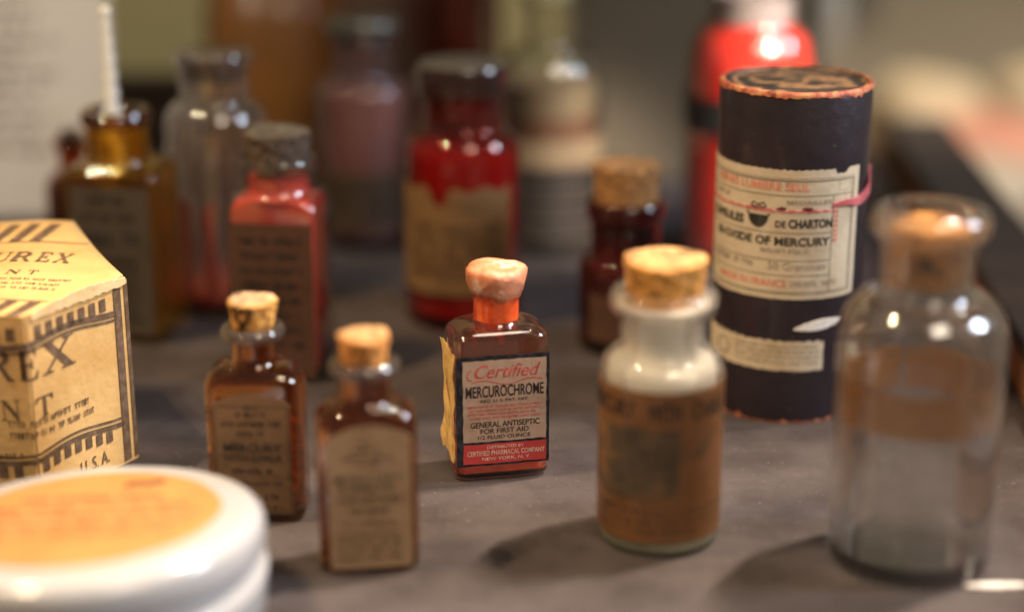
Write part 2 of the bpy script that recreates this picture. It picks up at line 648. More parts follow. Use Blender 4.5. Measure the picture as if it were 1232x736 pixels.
class Print:
    """flat print collected in label coordinates, mapped onto the surface"""
    def __init__(s, surf, e=0.0002):
        s.surf, s.e, s.V, s.F = surf, e, [], []

    def add(s, v, f):
        b = len(s.V)
        s.V += [s.surf.map(x, y, s.e) for x, y in v]
        s.F += [tuple(i + b for i in q) for q in f]

    def text(s, t, box, bold=0.0, shear=0.0, bend=None):
        v, f = text2d(t, bold, shear)
        x0, x1 = min(p[0] for p in v), max(p[0] for p in v)
        y0, y1 = min(p[1] for p in v), max(p[1] for p in v)
        u0, v0, u1, v1 = box
        q = []
        for x, y in v:
            a = (x - x0) / (x1 - x0)
            h = v0 + (y - y0) / (y1 - y0) * (v1 - v0)
            if bend:
                h += bend * (1 - (2 * a - 1) ** 2)
            q.append((u0 + a * (u1 - u0), h))
        s.add(q, f)

    def rect(s, u0, v0, u1, v1, n=1):
        v, f = [], []
        for i in range(n + 1):
            u = u0 + (u1 - u0) * i / n
            v += [(u, v0), (u, v1)]
        for i in range(n):
            f.append((2 * i, 2 * i + 2, 2 * i + 3, 2 * i + 1))
        s.add(v, f)

    def frame(s, u0, v0, u1, v1, w, n=16):
        s.rect(u0, v0, u1, v0 + w, n)
        s.rect(u0, v1 - w, u1, v1, n)
        s.rect(u0, v0 + w, u0 + w, v1 - w)
        s.rect(u1 - w, v0 + w, u1, v1 - w)

    def line(s, pts, w):
        """stroke of width w through 2D points"""
        v, f = [], []
        for i, p in enumerate(pts):
            a, b = pts[max(i - 1, 0)], pts[min(i + 1, len(pts) - 1)]
            dx, dy = b[0] - a[0], b[1] - a[1]
            L = math.hypot(dx, dy) or 1
            v += [(p[0] - dy / L * w / 2, p[1] + dx / L * w / 2), (p[0] + dy / L * w / 2, p[1] - dx / L * w / 2)]
        for i in range(len(pts) - 1):
            f.append((2 * i, 2 * i + 1, 2 * i + 3, 2 * i + 2))
        s.add(v, f)

    def small(s, u0, u1, v, h, seed=0):
        """a row of print too small to read: letter-like ticks grouped as words"""
        rnd = random.Random(seed * 31 + 5)
        u = u0
        while u < u1 - h * 0.5:
            for _ in range(rnd.randint(2, 8)):
                w = h * rnd.uniform(0.45, 0.8)
                if u + w > u1:
                    break
                k = rnd.random()
                if k < 0.4:
                    s.rect(u, v, u + w * 0.3, v + h)
                    s.rect(u + w * 0.3, v + h * rnd.choice((0, 0.4, 0.75)), u + w * 0.75, v + h * rnd.choice((0.25, 0.6, 1.0)) + h * 0.02)
                elif k < 0.7:
                    s.rect(u, v, u + w * 0.25, v + h * 0.95)
                    s.rect(u + w * 0.5, v, u + w * 0.75, v + h * 0.9)
                else:
                    s.rect(u, v + h * 0.75, u + w * 0.75, v + h)
                    s.rect(u + w * 0.25, v, u + w * 0.5, v + h * 0.75)
                u += w
            u += h * rnd.uniform(0.45, 0.8)

    def make(s, mat, parent, name='lettering'):
        return mesh(name, s.V, s.F, mat, parent, smooth=False)


def pbox(surf, x0, y0, x1, y1):
    """pixel box on a surface -> label box (u0, v0, u1, v1)"""
    xm, ym = (x0 + x1) / 2, (y0 + y1) / 2
    return surf.uv(x0, ym)[0], surf.uv(xm, y1)[1], surf.uv(x1, ym)[0], surf.uv(xm, y0)[1]


def box_mesh(name, sx, sy, sz, mat, parent=None, bev=0.001, loc=(0, 0, 0), rz=0.0):
    bm = bmesh.new()
    bmesh.ops.create_cube(bm, size=1.0)
    for v in bm.verts:
        v.co = Vector((v.co.x * sx, v.co.y * sy, (v.co.z + 0.5) * sz))
    if bev:
        bmesh.ops.bevel(bm, geom=list(bm.edges), offset=bev, segments=2, affect='EDGES')
    me = bpy.data.meshes.new(name)
    bm.to_mesh(me)
    bm.free()
    shade(me, 30)
    o = link(name, me, mat, parent)
    o.location = loc
    o.rotation_euler = (0, 0, rz)
    return o


def structure(o):
    o['kind'] = 'structure'
    return o


# ================================================================== the setting
SH_BACK = 0.966
shelf = box_mesh('shelf', 1.2, SH_BACK - 0.20, 0.03, M['felt'], None, 0.0015, (-0.36, (SH_BACK + 0.20) / 2, -0.03))
structure(shelf)
M['upper'] = solid('shade_board_paint', [(0.3, (0.10, 0.085, 0.07)), (0.7, (0.14, 0.12, 0.10))], 10, 0.7)
structure(box_mesh('unseen_shade_board', 0.62, 0.37, 0.02, M['upper'], None, 0.001, (0.14, 0.785, 0.325)))  # unseen board added above the view to shade the rear of the case
M['olive'] = solid('olive_wall_paint', [(0.3, (0.33, 0.27, 0.11)), (0.7, (0.38, 0.31, 0.135))], 3, 0.8, 0.2, 60)
M['greywall'] = solid('grey_green_wall_paint', [(0.3, (0.22, 0.215, 0.17)), (0.7, (0.26, 0.25, 0.20))], 3, 0.8, 0.2, 60)
w1 = structure(box_mesh('wall', 2.2, 0.05, 3.0, M['olive'], None, 0, (-1.0, 2.2, -1.2)))
w2 = structure(box_mesh('wall', 2.6, 0.05, 3.0, M['greywall'], None, 0, (1.4, 2.75, -1.2)))
M['darkwood'] = solid('dark_wood', [(0.3, (0.018, 0.010, 0.006)), (0.65, (0.045, 0.024, 0.012))], 14, 0.8, 0.3, 200, stretch=(1, 8, 8))
M['railwood'] = solid('rail_wood', [(0.3, (0.30, 0.13, 0.04)), (0.65, (0.42, 0.20, 0.07))], 14, 0.5, 0.3, 200, stretch=(8, 1, 8))
rb = box_mesh('back_rail', 0.72, 0.02, 0.046, M['darkwood'], None, 0.0015, (-0.19, SH_BACK - 0.004, -0.004))
tag(rb, 'dark brown wooden rail along the rear edge of the grey shelf', 'rail')
# rail along the right end of the shelf
p0, p1 = Vector((0.166, 0.400, 0)), Vector((0.202, 0.955, 0))
mid, dirv = (p0 + p1) / 2, (p1 - p0)
side = thing('side_rail', 'wooden end rail with dark top running beside the clear glass bottle', 'rail', mid, math.atan2(dirv.y, dirv.x) - math.pi / 2)
box_mesh('rail_face', 0.020, dirv.length, 0.016, M['railwood'], side, 0.001, (0.010, 0, -0.002))
box_mesh('rail_cap', 0.034, dirv.length, 0.006, M['darkwood'], side, 0.0015, (0.016, 0, 0.0135))
# counter of the room beyond
M['counter'] = solid('counter_top', [(0.3, (0.16, 0.13, 0.09)), (0.7, (0.24, 0.20, 0.14))], 8, 0.6)
ct = structure(box_mesh('counter', 1.7, 1.3, 0.04, M['counter'], None, 0.003, (1.12, 1.85, -0.16)))


# ------------------------------------------------------------------ backdrop things
def lumpy(name, loc, sx, sy, sz, mat, seed, rz=0.0):
    """soft folded bundle resting flat"""
    rnd = random.Random(seed)
    bm = bmesh.new()
    bmesh.ops.create_icosphere(bm, subdivisions=4, radius=1.0)
    ph = [rnd.uniform(0, 6.28) for _ in range(8)]
    for v in bm.verts:
        x, y, z = v.co
        w = 0.06 * math.sin(5 * x + ph[0]) + 0.05 * math.sin(7 * y + 2 * z + ph[1]) + 0.03 * math.sin(13 * x + 5 * y + ph[2])
        k = 1 + w
        q = max(abs(x), abs(y))
        v.co = Vector((x * k * sx, y * k * sy, max(z, -0.15) * k * sz + 0.15 * sz))
    me = bpy.data.meshes.new(name)
    bm.to_mesh(me)
    bm.free()
    shade(me, 80)
    o = link(name, me, mat)
    o.location = loc
    o.rotation_euler = (0, 0, rz)
    return o


M['linen'] = solid('cream_linen', [(0.3, (0.58, 0.43, 0.25)), (0.7, (0.70, 0.54, 0.33))], 30, 0.9, 0.4, 500)
M['pinkcloth'] = solid('pink_cloth', [(0.3, (0.58, 0.22, 0.14)), (0.7, (0.70, 0.32, 0.20))], 30, 0.9, 0.4, 500)
M['buff'] = solid('buff_cloth', [(0.3, (0.38, 0.30, 0.20)), (0.7, (0.52, 0.42, 0.29))], 30, 0.9, 0.4, 500)
CZ = -0.12

b = lumpy('buff_cloth', at(1150, 240, CZ), 0.085, 0.05, 0.030, M['buff'], 3, 0.3)
tag(b, 'buff folded cloth lying in front of the pink one on the far counter', 'cloth')
b = lumpy('pink_cloth', at(1190, 196, CZ), 0.085, 0.05, 0.034, M['pinkcloth'], 4, -0.2)
tag(b, 'salmon pink folded cloth on the far counter', 'cloth')
b = lumpy('linen_bundle', at(1112, 172, CZ), 0.056, 0.06, 0.050, M['linen'], 5, 0.1)
tag(b, 'rounded cream linen bundle on the far counter behind the pink cloth', 'bundle')
b = lumpy('linen_roll', at(1236, 128, CZ), 0.035, 0.04, 0.030, M['linen'], 6, 0.4)
tag(b, 'smaller cream linen roll at the far end of the counter', 'bundle')
M['whitewood'] = solid('white_gloss_paint', [(0.3, (0.62, 0.58, 0.52)), (0.7, (0.74, 0.70, 0.64))], 6, 0.5)
M['blackwood'] = solid('black_brown_paint', [(0.3, (0.05, 0.045, 0.035)), (0.7, (0.08, 0.07, 0.055))], 6, 0.5)
pL = at_y(992, 40, 2.05)
pj = structure(box_mesh('door_jamb', 0.022, 0.04, 2.2, M['whitewood'], None, 0.001, (pL.x, 2.05, -1.2)))
pL = at_y(1021, 40, 2.12)
pj = structure(box_mesh('door_post', 0.042, 0.04, 2.2, M['blackwood'], None, 0.001, (pL.x, 2.12, -1.2)))

# text card at the back left
M['card'] = paper('white_card', (0.58, 0.54, 0.49), (0.53, 0.48, 0.43), 12)
M['greyink'] = ink('grey_ink', (0.05, 0.04, 0.035))
cb = at(140, 262)
ca = thing('text_card', 'large white card of printed text standing upright behind the amber bottle', 'card', (cb.x - 0.062, cb.y + 0.002, 0), 0.02)
ca.rotation_euler = (rad(-7), 0, 0.02)
box_mesh('card_sheet', 0.124, 0.0016, 0.17, M['card'], ca, 0.0003)
fc = Face((0, 0), 0, 0.0008)
pr = Print(fc, 0.0002)
pr.small(-0.055, 0.022, 0.116, 0.008, 1)
pr.small(-0.050, 0.030, 0.103, 0.008, 2)
for i in range(10):
    pr.small(-0.055, random.uniform(0.026, 0.046), 0.094 - i * 0.0072, 0.0042, 10 + i)
pr.make(M['greyink'], ca, 'print_lines')

# brown wooden panel behind the stoppered bottle
M['panel'] = solid('brown_panel_wood', [(0.3, (0.15, 0.082, 0.044)), (0.7, (0.21, 0.12, 0.068))], 12, 0.7, 0.2, 200, stretch=(6, 6, 1))
bl, br = at_y(384, 240, 0.942), at_y(604, 240, 0.942)
wp = box_mesh('wooden_panel', br.x - bl.x, 0.006, 0.20, M['panel'], None, 0.0006, ((bl.x + br.x) / 2, 0.942, 0), 0.0)
tag(wp, 'plain brown wooden panel standing upright behind the stoppered and maroon bottles', 'panel')

# taupe board
M['taupe'] = solid('taupe_board', [(0.3, (0.115, 0.088, 0.056)), (0.7, (0.145, 0.112, 0.072))], 10, 0.8, 0.2, 300)
bl, br = at_y(688, 260, 0.905), at_y(978, 260, 0.905)
tb = box_mesh('backing_board', br.x - bl.x, 0.004, 0.20, M['taupe'], None, 0.0006, ((bl.x + br.x) / 2, 0.905, 0), 0.0)
tag(tb, 'plain taupe board standing upright behind the red round bottles', 'board')


# ------------------------------------------------------------------ bottle families
def neck_run(zs, zn, zl, zt, a, rn, rl):
    """shoulder zs..zn from body size a, neck to zl, rolled lip zl..zt"""
    nk = (rn, rn, rn)
    p = arc(zs, zn, a, tuple(x + 0.0006 for x in nk), 9)
    p += [(zn + 0.0008, rn, rn, rn)]
    for i in range(1, 4):
        p.append((zn + 0.0008 + (zl - zn - 0.0016) * i / 3, rn, rn, rn))
    h = zt - zl
    for w, g in ((0.08, 0.75), (0.25, 0.97), (0.5, 1.0), (0.75, 0.95), (0.92, 0.75), (1.0, 0.45)):
        p.append(circ(zl + h * w, rn + (rl - rn) * g))
    return p


def foot(hx, hy, r, zf=0.0022):
    """rounded heel of a bottle"""
    i = 0.0018
    return [(0.0, hx - i, hy - i, max(r - i, 0.0006)), (zf * 0.25, hx - i * 0.45, hy - i * 0.45, r), (zf * 0.6, hx - i * 0.1, hy - i * 0.1, r), (zf, hx, hy, r)]


def straight(z0, z1, a, n=3):
    return [(z0 + (z1 - z0) * i / n,) + tuple(a) for i in range(1, n + 1)]


def rect_bottle(name, label, base_px, th, hw_px, depth, corner, ys, nk_px, lip_px, glassmat, t=0.0016, base=0.004, group=None, cat='bottle'):
    """flat-sided bottle; base_px is the middle of its front bottom edge; ys = pixel rows of
    shoulder start, shoulder end, lip bottom, lip top (on the axis)"""
    f0 = at(*base_px)
    hx = rpx(f0, 0.0, hw_px)
    hy = hx * depth
    c = Vector((f0.x - math.sin(th) * hy, f0.y + math.cos(th) * hy, 0))
    zs, zn, zl, zt = [zpx(c, y) for y in ys]
    r = hx * corner
    prof = foot(hx, hy, r) + straight(0.0022, zs, (hx, hy, r), 4)
    prof += neck_run(zs, zn, zl, zt, (hx, hy, r), rpx(c, zn, nk_px), rpx(c, zt, lip_px))
    o = thing(name, label, cat, c, th, group)
    v, f = shell(prof, t, base)
    mesh('glass_body', v, f, glassmat, o)
    return o, prof, c, (hx, hy, zs, zn, zl, zt)


def round_bottle(name, label, base_px, hw_px, ys, nk_px, lip_px, glassmat, t=0.0018, base=0.005, group=None, cat='bottle', sink=0.0):
    """round bottle; base_px is the lowest point of its base"""
    f0 = at(*base_px)
    r = rpx(f0, 0.0, hw_px)
    for _ in range(4):
        d = Vector((f0.x, f0.y, 0)).normalized()
        c = Vector((f0.x, f0.y, 0)) + d * r
        r = rpx(c, 0.0, hw_px)
    zs, zn, zl, zt = [zpx(c, y) for y in ys]
    prof = foot(r, r, r, 0.003) + straight(0.003, zs, (r, r, r), 4)
    prof += neck_run(zs, zn, zl, zt, (r, r, r), rpx(c, zn, nk_px), rpx(c, zt, lip_px))
    o = thing(name, label, cat, c, 0, group)
    v, f = shell(prof, t, base)
    mesh('glass_body', v, f, glassmat, o)
    return o, prof, c, (r, zs, zn, zl, zt)


def lip_ring(o, rl, zl, zt, mat):
    """rolled glass collar round a bottle mouth"""
    V, F = [], []
    n, m = 40, 10
    rc = (zt - zl) * 0.52
    zc = (zl + zt) / 2
    for i in range(n):
        a = i / n * 2 * math.pi
        for k in range(m):
            b = k / m * 2 * math.pi
            rr = rl - rc * 0.72 + rc * 0.85 * math.cos(b)
            V.append((rr * math.cos(a), rr * math.sin(a), zc + rc * math.sin(b)))
    for i in range(n):
        for k in range(m):
            F.append((i * m + k, ((i + 1) % n) * m + k, ((i + 1) % n) * m + (k + 1) % m, i * m + (k + 1) % m))
    return mesh('lip_ring', V, F, mat, o, 80)


def contents(o, prof, z0, z1, mat, t=0.0019, name='contents'):
    v, f = fill(prof, t, z0, z1)
    return mesh(name, v, f, mat, o)


M['black'] = ink('black_ink', (0.015, 0.014, 0.016))
M['redink'] = ink('red_ink', (0.50, 0.055, 0.04))
M['brownink'] = ink('brown_ink', (0.05, 0.028, 0.015))
M['faded'] = ink('faded_ink', (0.028, 0.018, 0.012))

# ================================================================== antiseptic bottle, the sharp one
M['mlabel'] = paper('aged_label_paper', (0.46, 0.30, 0.20), (0.33, 0.195, 0.12))
M['mred'] = solid('red_label_band', [(0.3, (0.42, 0.03, 0.025)), (0.7, (0.55, 0.05, 0.035))], 120, 0.6)
M['ycard'] = paper('yellowed_paper_side', (0.66, 0.43, 0.15), (0.36, 0.18, 0.05), 170)
M['rubber'] = solid('pink_wax_stopper', [(0.30, (0.40, 0.13, 0.06)), (0.46, (0.60, 0.22, 0.11)), (0.56, (0.66, 0.29, 0.17)), (0.61, (0.80, 0.58, 0.46)), (0.68, (0.60, 0.24, 0.13))], 130, 0.45, 0.7, 300, sub=0.1)
M['redliq'] = glass('red_residue', (0.85, 0.10, 0.05), (0.55, 0.02, 0.01), dirt=0.20, dirtcol=(0.65, 0.03, 0.015))
M['redfilm'] = solid('orange_red_film', [(0.3, (0.46, 0.030, 0.008)), (0.6, (0.74, 0.11, 0.018))], 160, 0.25, coat=0.9)
o, prof, c, (hx, hy, zs, zn, zl, zt) = rect_bottle(
    'antiseptic_bottle', 'small clear square bottle with pink stopper and black-bordered cream and red label', (605, 577), rad(12), 57.5, 0.66, 0.26,
    (400, 384, 352, 345), 27, 29, M['rpink'], 0.0014, 0.0022)
# dried red residue on the floor of the bottle and a red film in the neck
contents(o, prof, 0.0024, 0.0078, M['redfilm'], name='red_residue')


class BackWall:
    def map(s, u, v, e):
        return (u, hy - 0.0018 - e, v)


zz_ = zpx(c, 402)
v, f = sheet(BackWall(), -0.007, 0.004, lambda u: zz_ - 0.003 - 0.001 * math.sin(u * 700), lambda u: zz_ + 0.0024 - 60 * (u + 0.001) ** 2 + 0.0006 * math.sin(u * 1900), 18, 4, 0.0001, 0.0003, 8)
mesh('red_stain', v, f, M['redfilm'], o)
v, f = fill(prof, -0.00012, zn + 0.0009, zl + 0.0012)
mesh('red_neck_film', v, f, M['redfilm'], o)
rs = rpx(c, zt, 37)
rows = [circ(zl - 0.0012, rs * 0.60), circ(zl + 0.0003, rs * 0.80)]
ztop = zpx(c, 318)
for w, g in ((0.12, 0.86), (0.3, 0.92), (0.5, 0.97), (0.68, 1.0), (0.82, 0.99), (0.92, 0.93), (0.98, 0.82), (1.0, 0.62), (0.995, 0.3)):
    rows.append(circ(zl + (ztop - zl) * w, rs * g))
v, f = loft([ring(*p, k=9) for p in rows])
rnd = random.Random(3)
vv = []
for x, y, z in v:
    a = math.atan2(y, x)
    k = 1 + 0.022 * math.sin(3 * a + 1) + 0.016 * math.sin(7 * a + z * 900) + 0.012 * math.sin(11 * a - z * 1300)
    zz = z + (0.0012 * math.sin(2 * a + 0.4) + 0.0007 * math.sin(5 * a) if z < zl + 0.001 else 0.0003 * math.sin(3 * a + 2))
    vv.append((x * k, y * k, zz))
mesh('stopper', vv, f, M['rubber'], o, 70)
fa = Face(c, rad(12), hy)
u0, v0, u1, v1 = fa.uv(549, 500)[0], fa.uv(604, 558)[1], hx * 0.985, fa.uv(604, 427)[1]
v, f = sheet(fa, u0, u1, v0, v1, 18, 16, 0.00015, 0.00012, 4)
lab = mesh('label', v, f, M['black'], o)
lab['label'] = 'black-bordered cream label with red band'
b = pbox(fa, 557, 432, 657, 529)
pu0, pu1 = b[0], b[2]
v, f = sheet(fa, pu0, pu1, b[1], b[3], 18, 14, 0.00024, 0.00014, 9)
mesh('label_panel', v, f, M['mlabel'], lab)
b2 = pbox(fa, 557, 532, 657, 555)
v, f = sheet(fa, pu0, pu1, b2[1], b2[3], 14, 4, 0.00024, 0.0001, 2)
mesh('red_band', v, f, M['mred'], lab)
E_ = 0.00032
P1 = Print(fa, E_)
P1.text('MERCUROCHROME', pbox(fa, 560, 462, 654, 476), 0.016)
P1.text('REG. U. S. PAT. OFF.', pbox(fa, 578, 478.5, 636, 482), 0.012)
P1.text('GENERAL ANTISEPTIC', pbox(fa, 566, 505, 649, 512), 0.012)
P1.text('FOR FIRST AID', pbox(fa, 578, 513.5, 636, 519.5), 0.012)
P1.text('1/2 FLUID OUNCE', pbox(fa, 575, 521.5, 638, 526), 0.01)
P1.make(M['black'], lab)
P2 = Print(fa, E_)
bb = pbox(fa, 571, 437, 650, 453)
P2.text('Certified', bb, 0.0, 0.35)
ua, ub = bb[0] - 0.001, bb[2] + 0.0006
P2.line([(ua + 0.0012 * math.cos(t) - 0.0002, bb[1] + 0.0012 + 0.0016 * math.sin(t)) for t in [i / 9 * 3.6 + 1.4 for i in range(10)]], 0.00026)
P2.line([(ua + (ub - ua) * i / 14, bb[1] - 0.0012 + 0.0007 * math.sin(i / 14 * 9.4) - 0.0004 * math.sin(i / 14 * 3.14)) for i in range(15)], 0.0003)
for k, y in enumerate((487, 491.5, 496, 500.5)):
    q = pbox(fa, 563 + (k % 2) * 2, y - 1.3, 652 - (k % 3) * 2, y + 1.3)
    P2.small(q[0], q[2], q[1], q[3] - q[1], 40 + k)
P2.make(M['redink'], lab)
M['cream'] = ink('cream_print', (0.60, 0.40, 0.28))
P3 = Print(fa, E_)
P3.text('DISTRIBUTED BY', pbox(fa, 586, 534, 630, 537.5), 0.01)
P3.text('CERTIFIED PHARMACAL COMPANY', pbox(fa, 562, 539.5, 655, 545.5), 0.012)
P3.text('NEW YORK, N. Y.', pbox(fa, 580, 547.5, 638, 552), 0.01)
P3.make(M['cream'], lab)


class SideFace:
    """left side wall of a flat-sided bottle: u runs to the front"""
    def __init__(s, hx):
        s.hx = hx

    def map(s, u, v, e):
        return (-s.hx - e, -u, v)


sf = SideFace(hx)
zt_l, zb_l = v1 + 0.0006, v0 + 0.0012
v, f = sheet(sf, -hy * 0.9, hy * 0.86, zb_l, zt_l, 12, 16, 0.0002, 0.0007, 11, lift=lambda w, k: (1 - w) * (0.0003 + 0.0004 * math.sin(k * 7 + 1) + 0.0003 * math.sin(k * 19)) + 0.0003 * math.sin(w * 9 + k * 14))
sd = mesh('side_label', v, f, M['ycard'], o)
sd['label'] = 'yellowed side label peeling off, torn edge'

# ================================================================== amber panel bottles with corks
M['alabel'] = paper('brown_aged_label', (0.20, 0.115, 0.06), (0.13, 0.07, 0.035), 60)
M['olabel'] = paper('oatmeal_label', (0.34, 0.21, 0.11), (0.25, 0.145, 0.07), 60)
M['tablet'] = solid('amber_tablets', [(0.3, (0.35, 0.13, 0.02)), (0.7, (0.75, 0.38, 0.08))], 200, 0.5)


def tablets(o, hx, hy, z0, z1, n, seed):
    rnd = random.Random(seed)
    V, F = [], []
    for _ in range(n):
        x, y = rnd.uniform(-hx, hx), rnd.uniform(-hy, hy)
        z = rnd.uniform(z0, z1)
        R = Matrix.Rotation(rnd.uniform(0, 3), 3, 'X') @ Matrix.Rotation(rnd.uniform(0, 3), 3, 'Y')
        b = len(V)
        rr, hh = 0.0016, 0.0007
        for s in (-1, 1):
            for k in range(7):
                a = k / 7 * 6.283
                p = R @ Vector((rr * math.cos(a), rr * math.sin(a), s * hh))
                V.append((x + p.x, y + p.y, z + p.z))
        F += [tuple(b + 6 - k for k in range(7)), tuple(b + 7 + k for k in range(7))]
        F += [(b + k, b + (k + 1) % 7, b + 7 + (k + 1) % 7, b + 7 + k) for k in range(7)]
    t = mesh('tablets', V, F, M['tablet'], o)
    t['kind'] = 'stuff'
    return t


def arch_label(o, fa, ub, mat, top_px, side_top_px, bot_px, name='label'):
    u0, u1 = ub
    vt, vs, vb = fa.uv(*top_px)[1], fa.uv(*side_top_px)[1], fa.uv(*bot_px)[1]
    um = (u0 + u1) / 2
    v, f = sheet(fa, u0, u1, vb, lambda u: vs + (vt - vs) * (1 - ((u - um) / (u1 - um)) ** 2), 20, 14, 0.00015, 0.00008, 6)
    return mesh(name, v, f, mat, o), vt, vb


# left one: brown label, spotted cork
th = rad(-3)
o, prof, c, (hx, hy, zs, zn, zl, zt) = rect_bottle(
    'amber_bottle', 'amber bottle with dark brown label and black-spotted cork beside the striped carton', (308, 628), th, 58, 0.62, 0.34,
    (458, 434, 405, 390), 26, 37, M['ramber'], group='small amber panel bottles')
cork(o, rpx(c, zt, 23), rpx(c, zt, 30), zl + 0.0015, zpx(c, 358), M['cork_spot'], seed=1, chip=0.0003)
lip_ring(o, rpx(c, zt, 38), zl, zt, M['lipglass'])
tablets(o, hx - 0.004, hy - 0.003, 0.006, zs * 0.72, 240, 5)
fa = Face(c, th, hy)
lab, vt, vb = arch_label(o, fa, (-hx * 0.80, hx * 0.80), M['alabel'], (300, 474), (300, 486), (312, 617))
P = Print(fa, 0.0003)
w = hx * 0.62
H = vt - vb
P.small(-w * 0.25, w * 0.25, vt - H * 0.13, H * 0.035, 1)
P.small(-w * 0.5, w * 0.55, vt - H * 0.19, H * 0.04, 2)
P.small(-w, w, vt - H * 0.27, H * 0.045, 3)
P.small(-w * 0.5, w * 0.5, vt - H * 0.345, H * 0.035, 4)
P.text('MERCURY', (-w * 0.95, vt - H * 0.475, w * 0.95, vt - H * 0.41), 0.012)
P.text('WITH CHALK', (-w, vt - H * 0.555, w, vt - H * 0.50), 0.01)
P.small(-w * 0.7, w * 0.75, vt - H * 0.66, H * 0.045, 7)
P.small(-w, w, vt - H * 0.76, H * 0.03, 8)
P.small(-w * 0.6, w * 0.9, vt - H * 0.88, H * 0.05, 9)
P.small(-w, w, vt - H * 0.96, H * 0.03, 10)
P.frame(-hx * 0.77, vb + 0.0008, hx * 0.77, vt - H * 0.10, 0.00022)
P.make(M['black'], lab)

# right one: oatmeal label
th = rad(8)
o, prof, c, (hx, hy, zs, zn, zl, zt) = rect_bottle(
    'amber_bottle', 'amber bottle with pale oatmeal arched label and tan cork', (447, 690), th, 60, 0.62, 0.34,
    (506, 480, 448, 431), 31, 41, M['ramber'], group='small amber panel bottles')
cork(o, rpx(c, zt, 26), rpx(c, zt, 31), zl + 0.0015, zpx(c, 400), M['cork_amber'], seed=2, chip=0.0003)
lip_ring(o, rpx(c, zt, 42), zl, zt, M['lipglass'])
tablets(o, hx - 0.004, hy - 0.003, 0.006, zs * 0.8, 240, 6)
fa = Face(c, th, hy)
lab, vt, vb = arch_label(o, fa, (-hx * 0.80, hx * 0.84), M['olabel'], (450, 512), (450, 527), (450, 682))
P = Print(fa, 0.0003)
w = hx * 0.66
H = vt - vb
for k, (a, y, h) in enumerate(((0.25, 0.13, 0.025), (0.45, 0.18, 0.03), (0.8, 0.235, 0.03), (0.35, 0.28, 0.025))):
    P.small(-w * a, w * a, vt - H * y, H * h, 20 + k)
P.make(M['faded'], lab, 'print_lines')
P = Print(fa, 0.0003)
P.text('M E R C U R Y', (-w, vt - H * 0.395, w, vt - H * 0.335), 0.01)
P.make(M['black'], lab)
P = Print(fa, 0.00031)
P.small(-w * 0.9, w * 0.85, vt - H * 0.455, H * 0.045, 31)
P.small(-w, w, vt - H * 0.53, H * 0.04, 32)
for k, (a, y, h) in enumerate(((0.6, 0.61, 0.035), (0.85, 0.69, 0.028), (0.95, 0.76, 0.022), (1.0, 0.82, 0.028), (1.0, 0.88, 0.03), (1.0, 0.94, 0.03))):
    P.small(-w * a, w * a, vt - H * y, H * h, 50 + k)
P.make(M['faded'], lab, 'print_lines')

# ================================================================== round powder bottle with cork
M['powder'] = solid('white_powder', [(0.3, (0.78, 0.72, 0.64)), (0.6, (0.88, 0.83, 0.77))], 60, 0.85, 0.3, 500)
M['plabel'] = paper('orange_brown_wrap', (0.175, 0.073, 0.024), (0.095, 0.042, 0.017), 38, 0.35, 0.6)
M['pdark'] = solid('shade_patch_and_print', [(0.36, (0.050, 0.034, 0.022)), (0.5, (0.085, 0.055, 0.030)), (0.66, (0.20, 0.095, 0.035))], 90, 0.5)
o, prof, c, (r, zs, zn, zl, zt) = round_bottle(
    'powder_bottle', 'round clear bottle of white powder with orange-brown wrap label and flat cork', (790, 672), 73,
    (446, 418, 374, 345), 52, 66, M['rpowder'])
contents(o, prof, 0.0055, zt - 0.0040, M['powder'], 0.0022, 'powder')
M['greenrim'] = solid('greenish_glass_foot', [(0.3, (0.24, 0.24, 0.16)), (0.7, (0.36, 0.36, 0.25))], 60, 0.15, coat=0.6)
v, f = loft([ring(*circ(z, rr), k=12) for z, rr in ((0.0004, r - 0.0030), (0.0006, r - 0.0014), (0.0016, r - 0.0007), (0.0034, r - 0.0005), (0.0050, r - 0.0006))])
mesh('thick_base', v, f, M['greenrim'], o)
cork(o, rpx(c, zt, 45), rpx(c, zt, 50), zt - 0.0038, zpx(c, 309), M['cork_gold'], seed=4, chip=0.0004)
cyl = Cyl(c, r)
zb, ztop = 0.0046, zs - 0.0002
v, f = sheet(cyl, -r * 2.0, r * 2.0, zb, ztop, 64, 8, 0.00014, 0.00012, 8)
lab = mesh('wrap_label', v, f, M['plabel'], o)
P = Print(cyl, 0.0003)
P.text('MERCURY', (-r * 1.58, zs - 0.0085, -r * 0.50, zs - 0.0030), 0.012)
P.text('WITH', (-r * 0.30, zs - 0.0085, r * 0.24, zs - 0.0030), 0.012)
P.text('CHALK', (r * 0.42, zs - 0.0085, r * 1.22, zs - 0.0030), 0.012)
P.make(M['black'], lab)
P = Print(cyl, 0.00026)
a = pbox(cyl, 721, 516, 817, 596)
P.rect(a[0], a[1], a[2], a[3], 14)  # dark patch painted for a shadow seen through the bottle
for i in range(9):
    P.rect(a[0] + 0.004 + i * 0.0018, a[1] - 0.0012 - 0.0004 * (i % 3), a[0] + 0.0052 + i * 0.0018, a[1])
b = pbox(cyl, 838, 520, 864, 545)
P.line([(b[0], b[1]), (b[0] + 0.002, b[1] + 0.002), (b[0] + 0.005, b[3]), (b[2] + 0.002, b[3] + 0.002)], 0.0022)
P.line([(b[0] - 0.001, b[1] - 0.001), (b[2] + 0.003, b[1] + 0.001)], 0.0008)
P.make(M['pdark'], lab, 'shade_patch_and_marks')
P = Print(cyl, 0.0003)
for k in range(3):
    P.small(-r * 1.3, r * 1.3, 0.0075 + k * 0.0028, 0.0016, 70 + k)
P.make(M['pdark'], lab, 'print_lines')

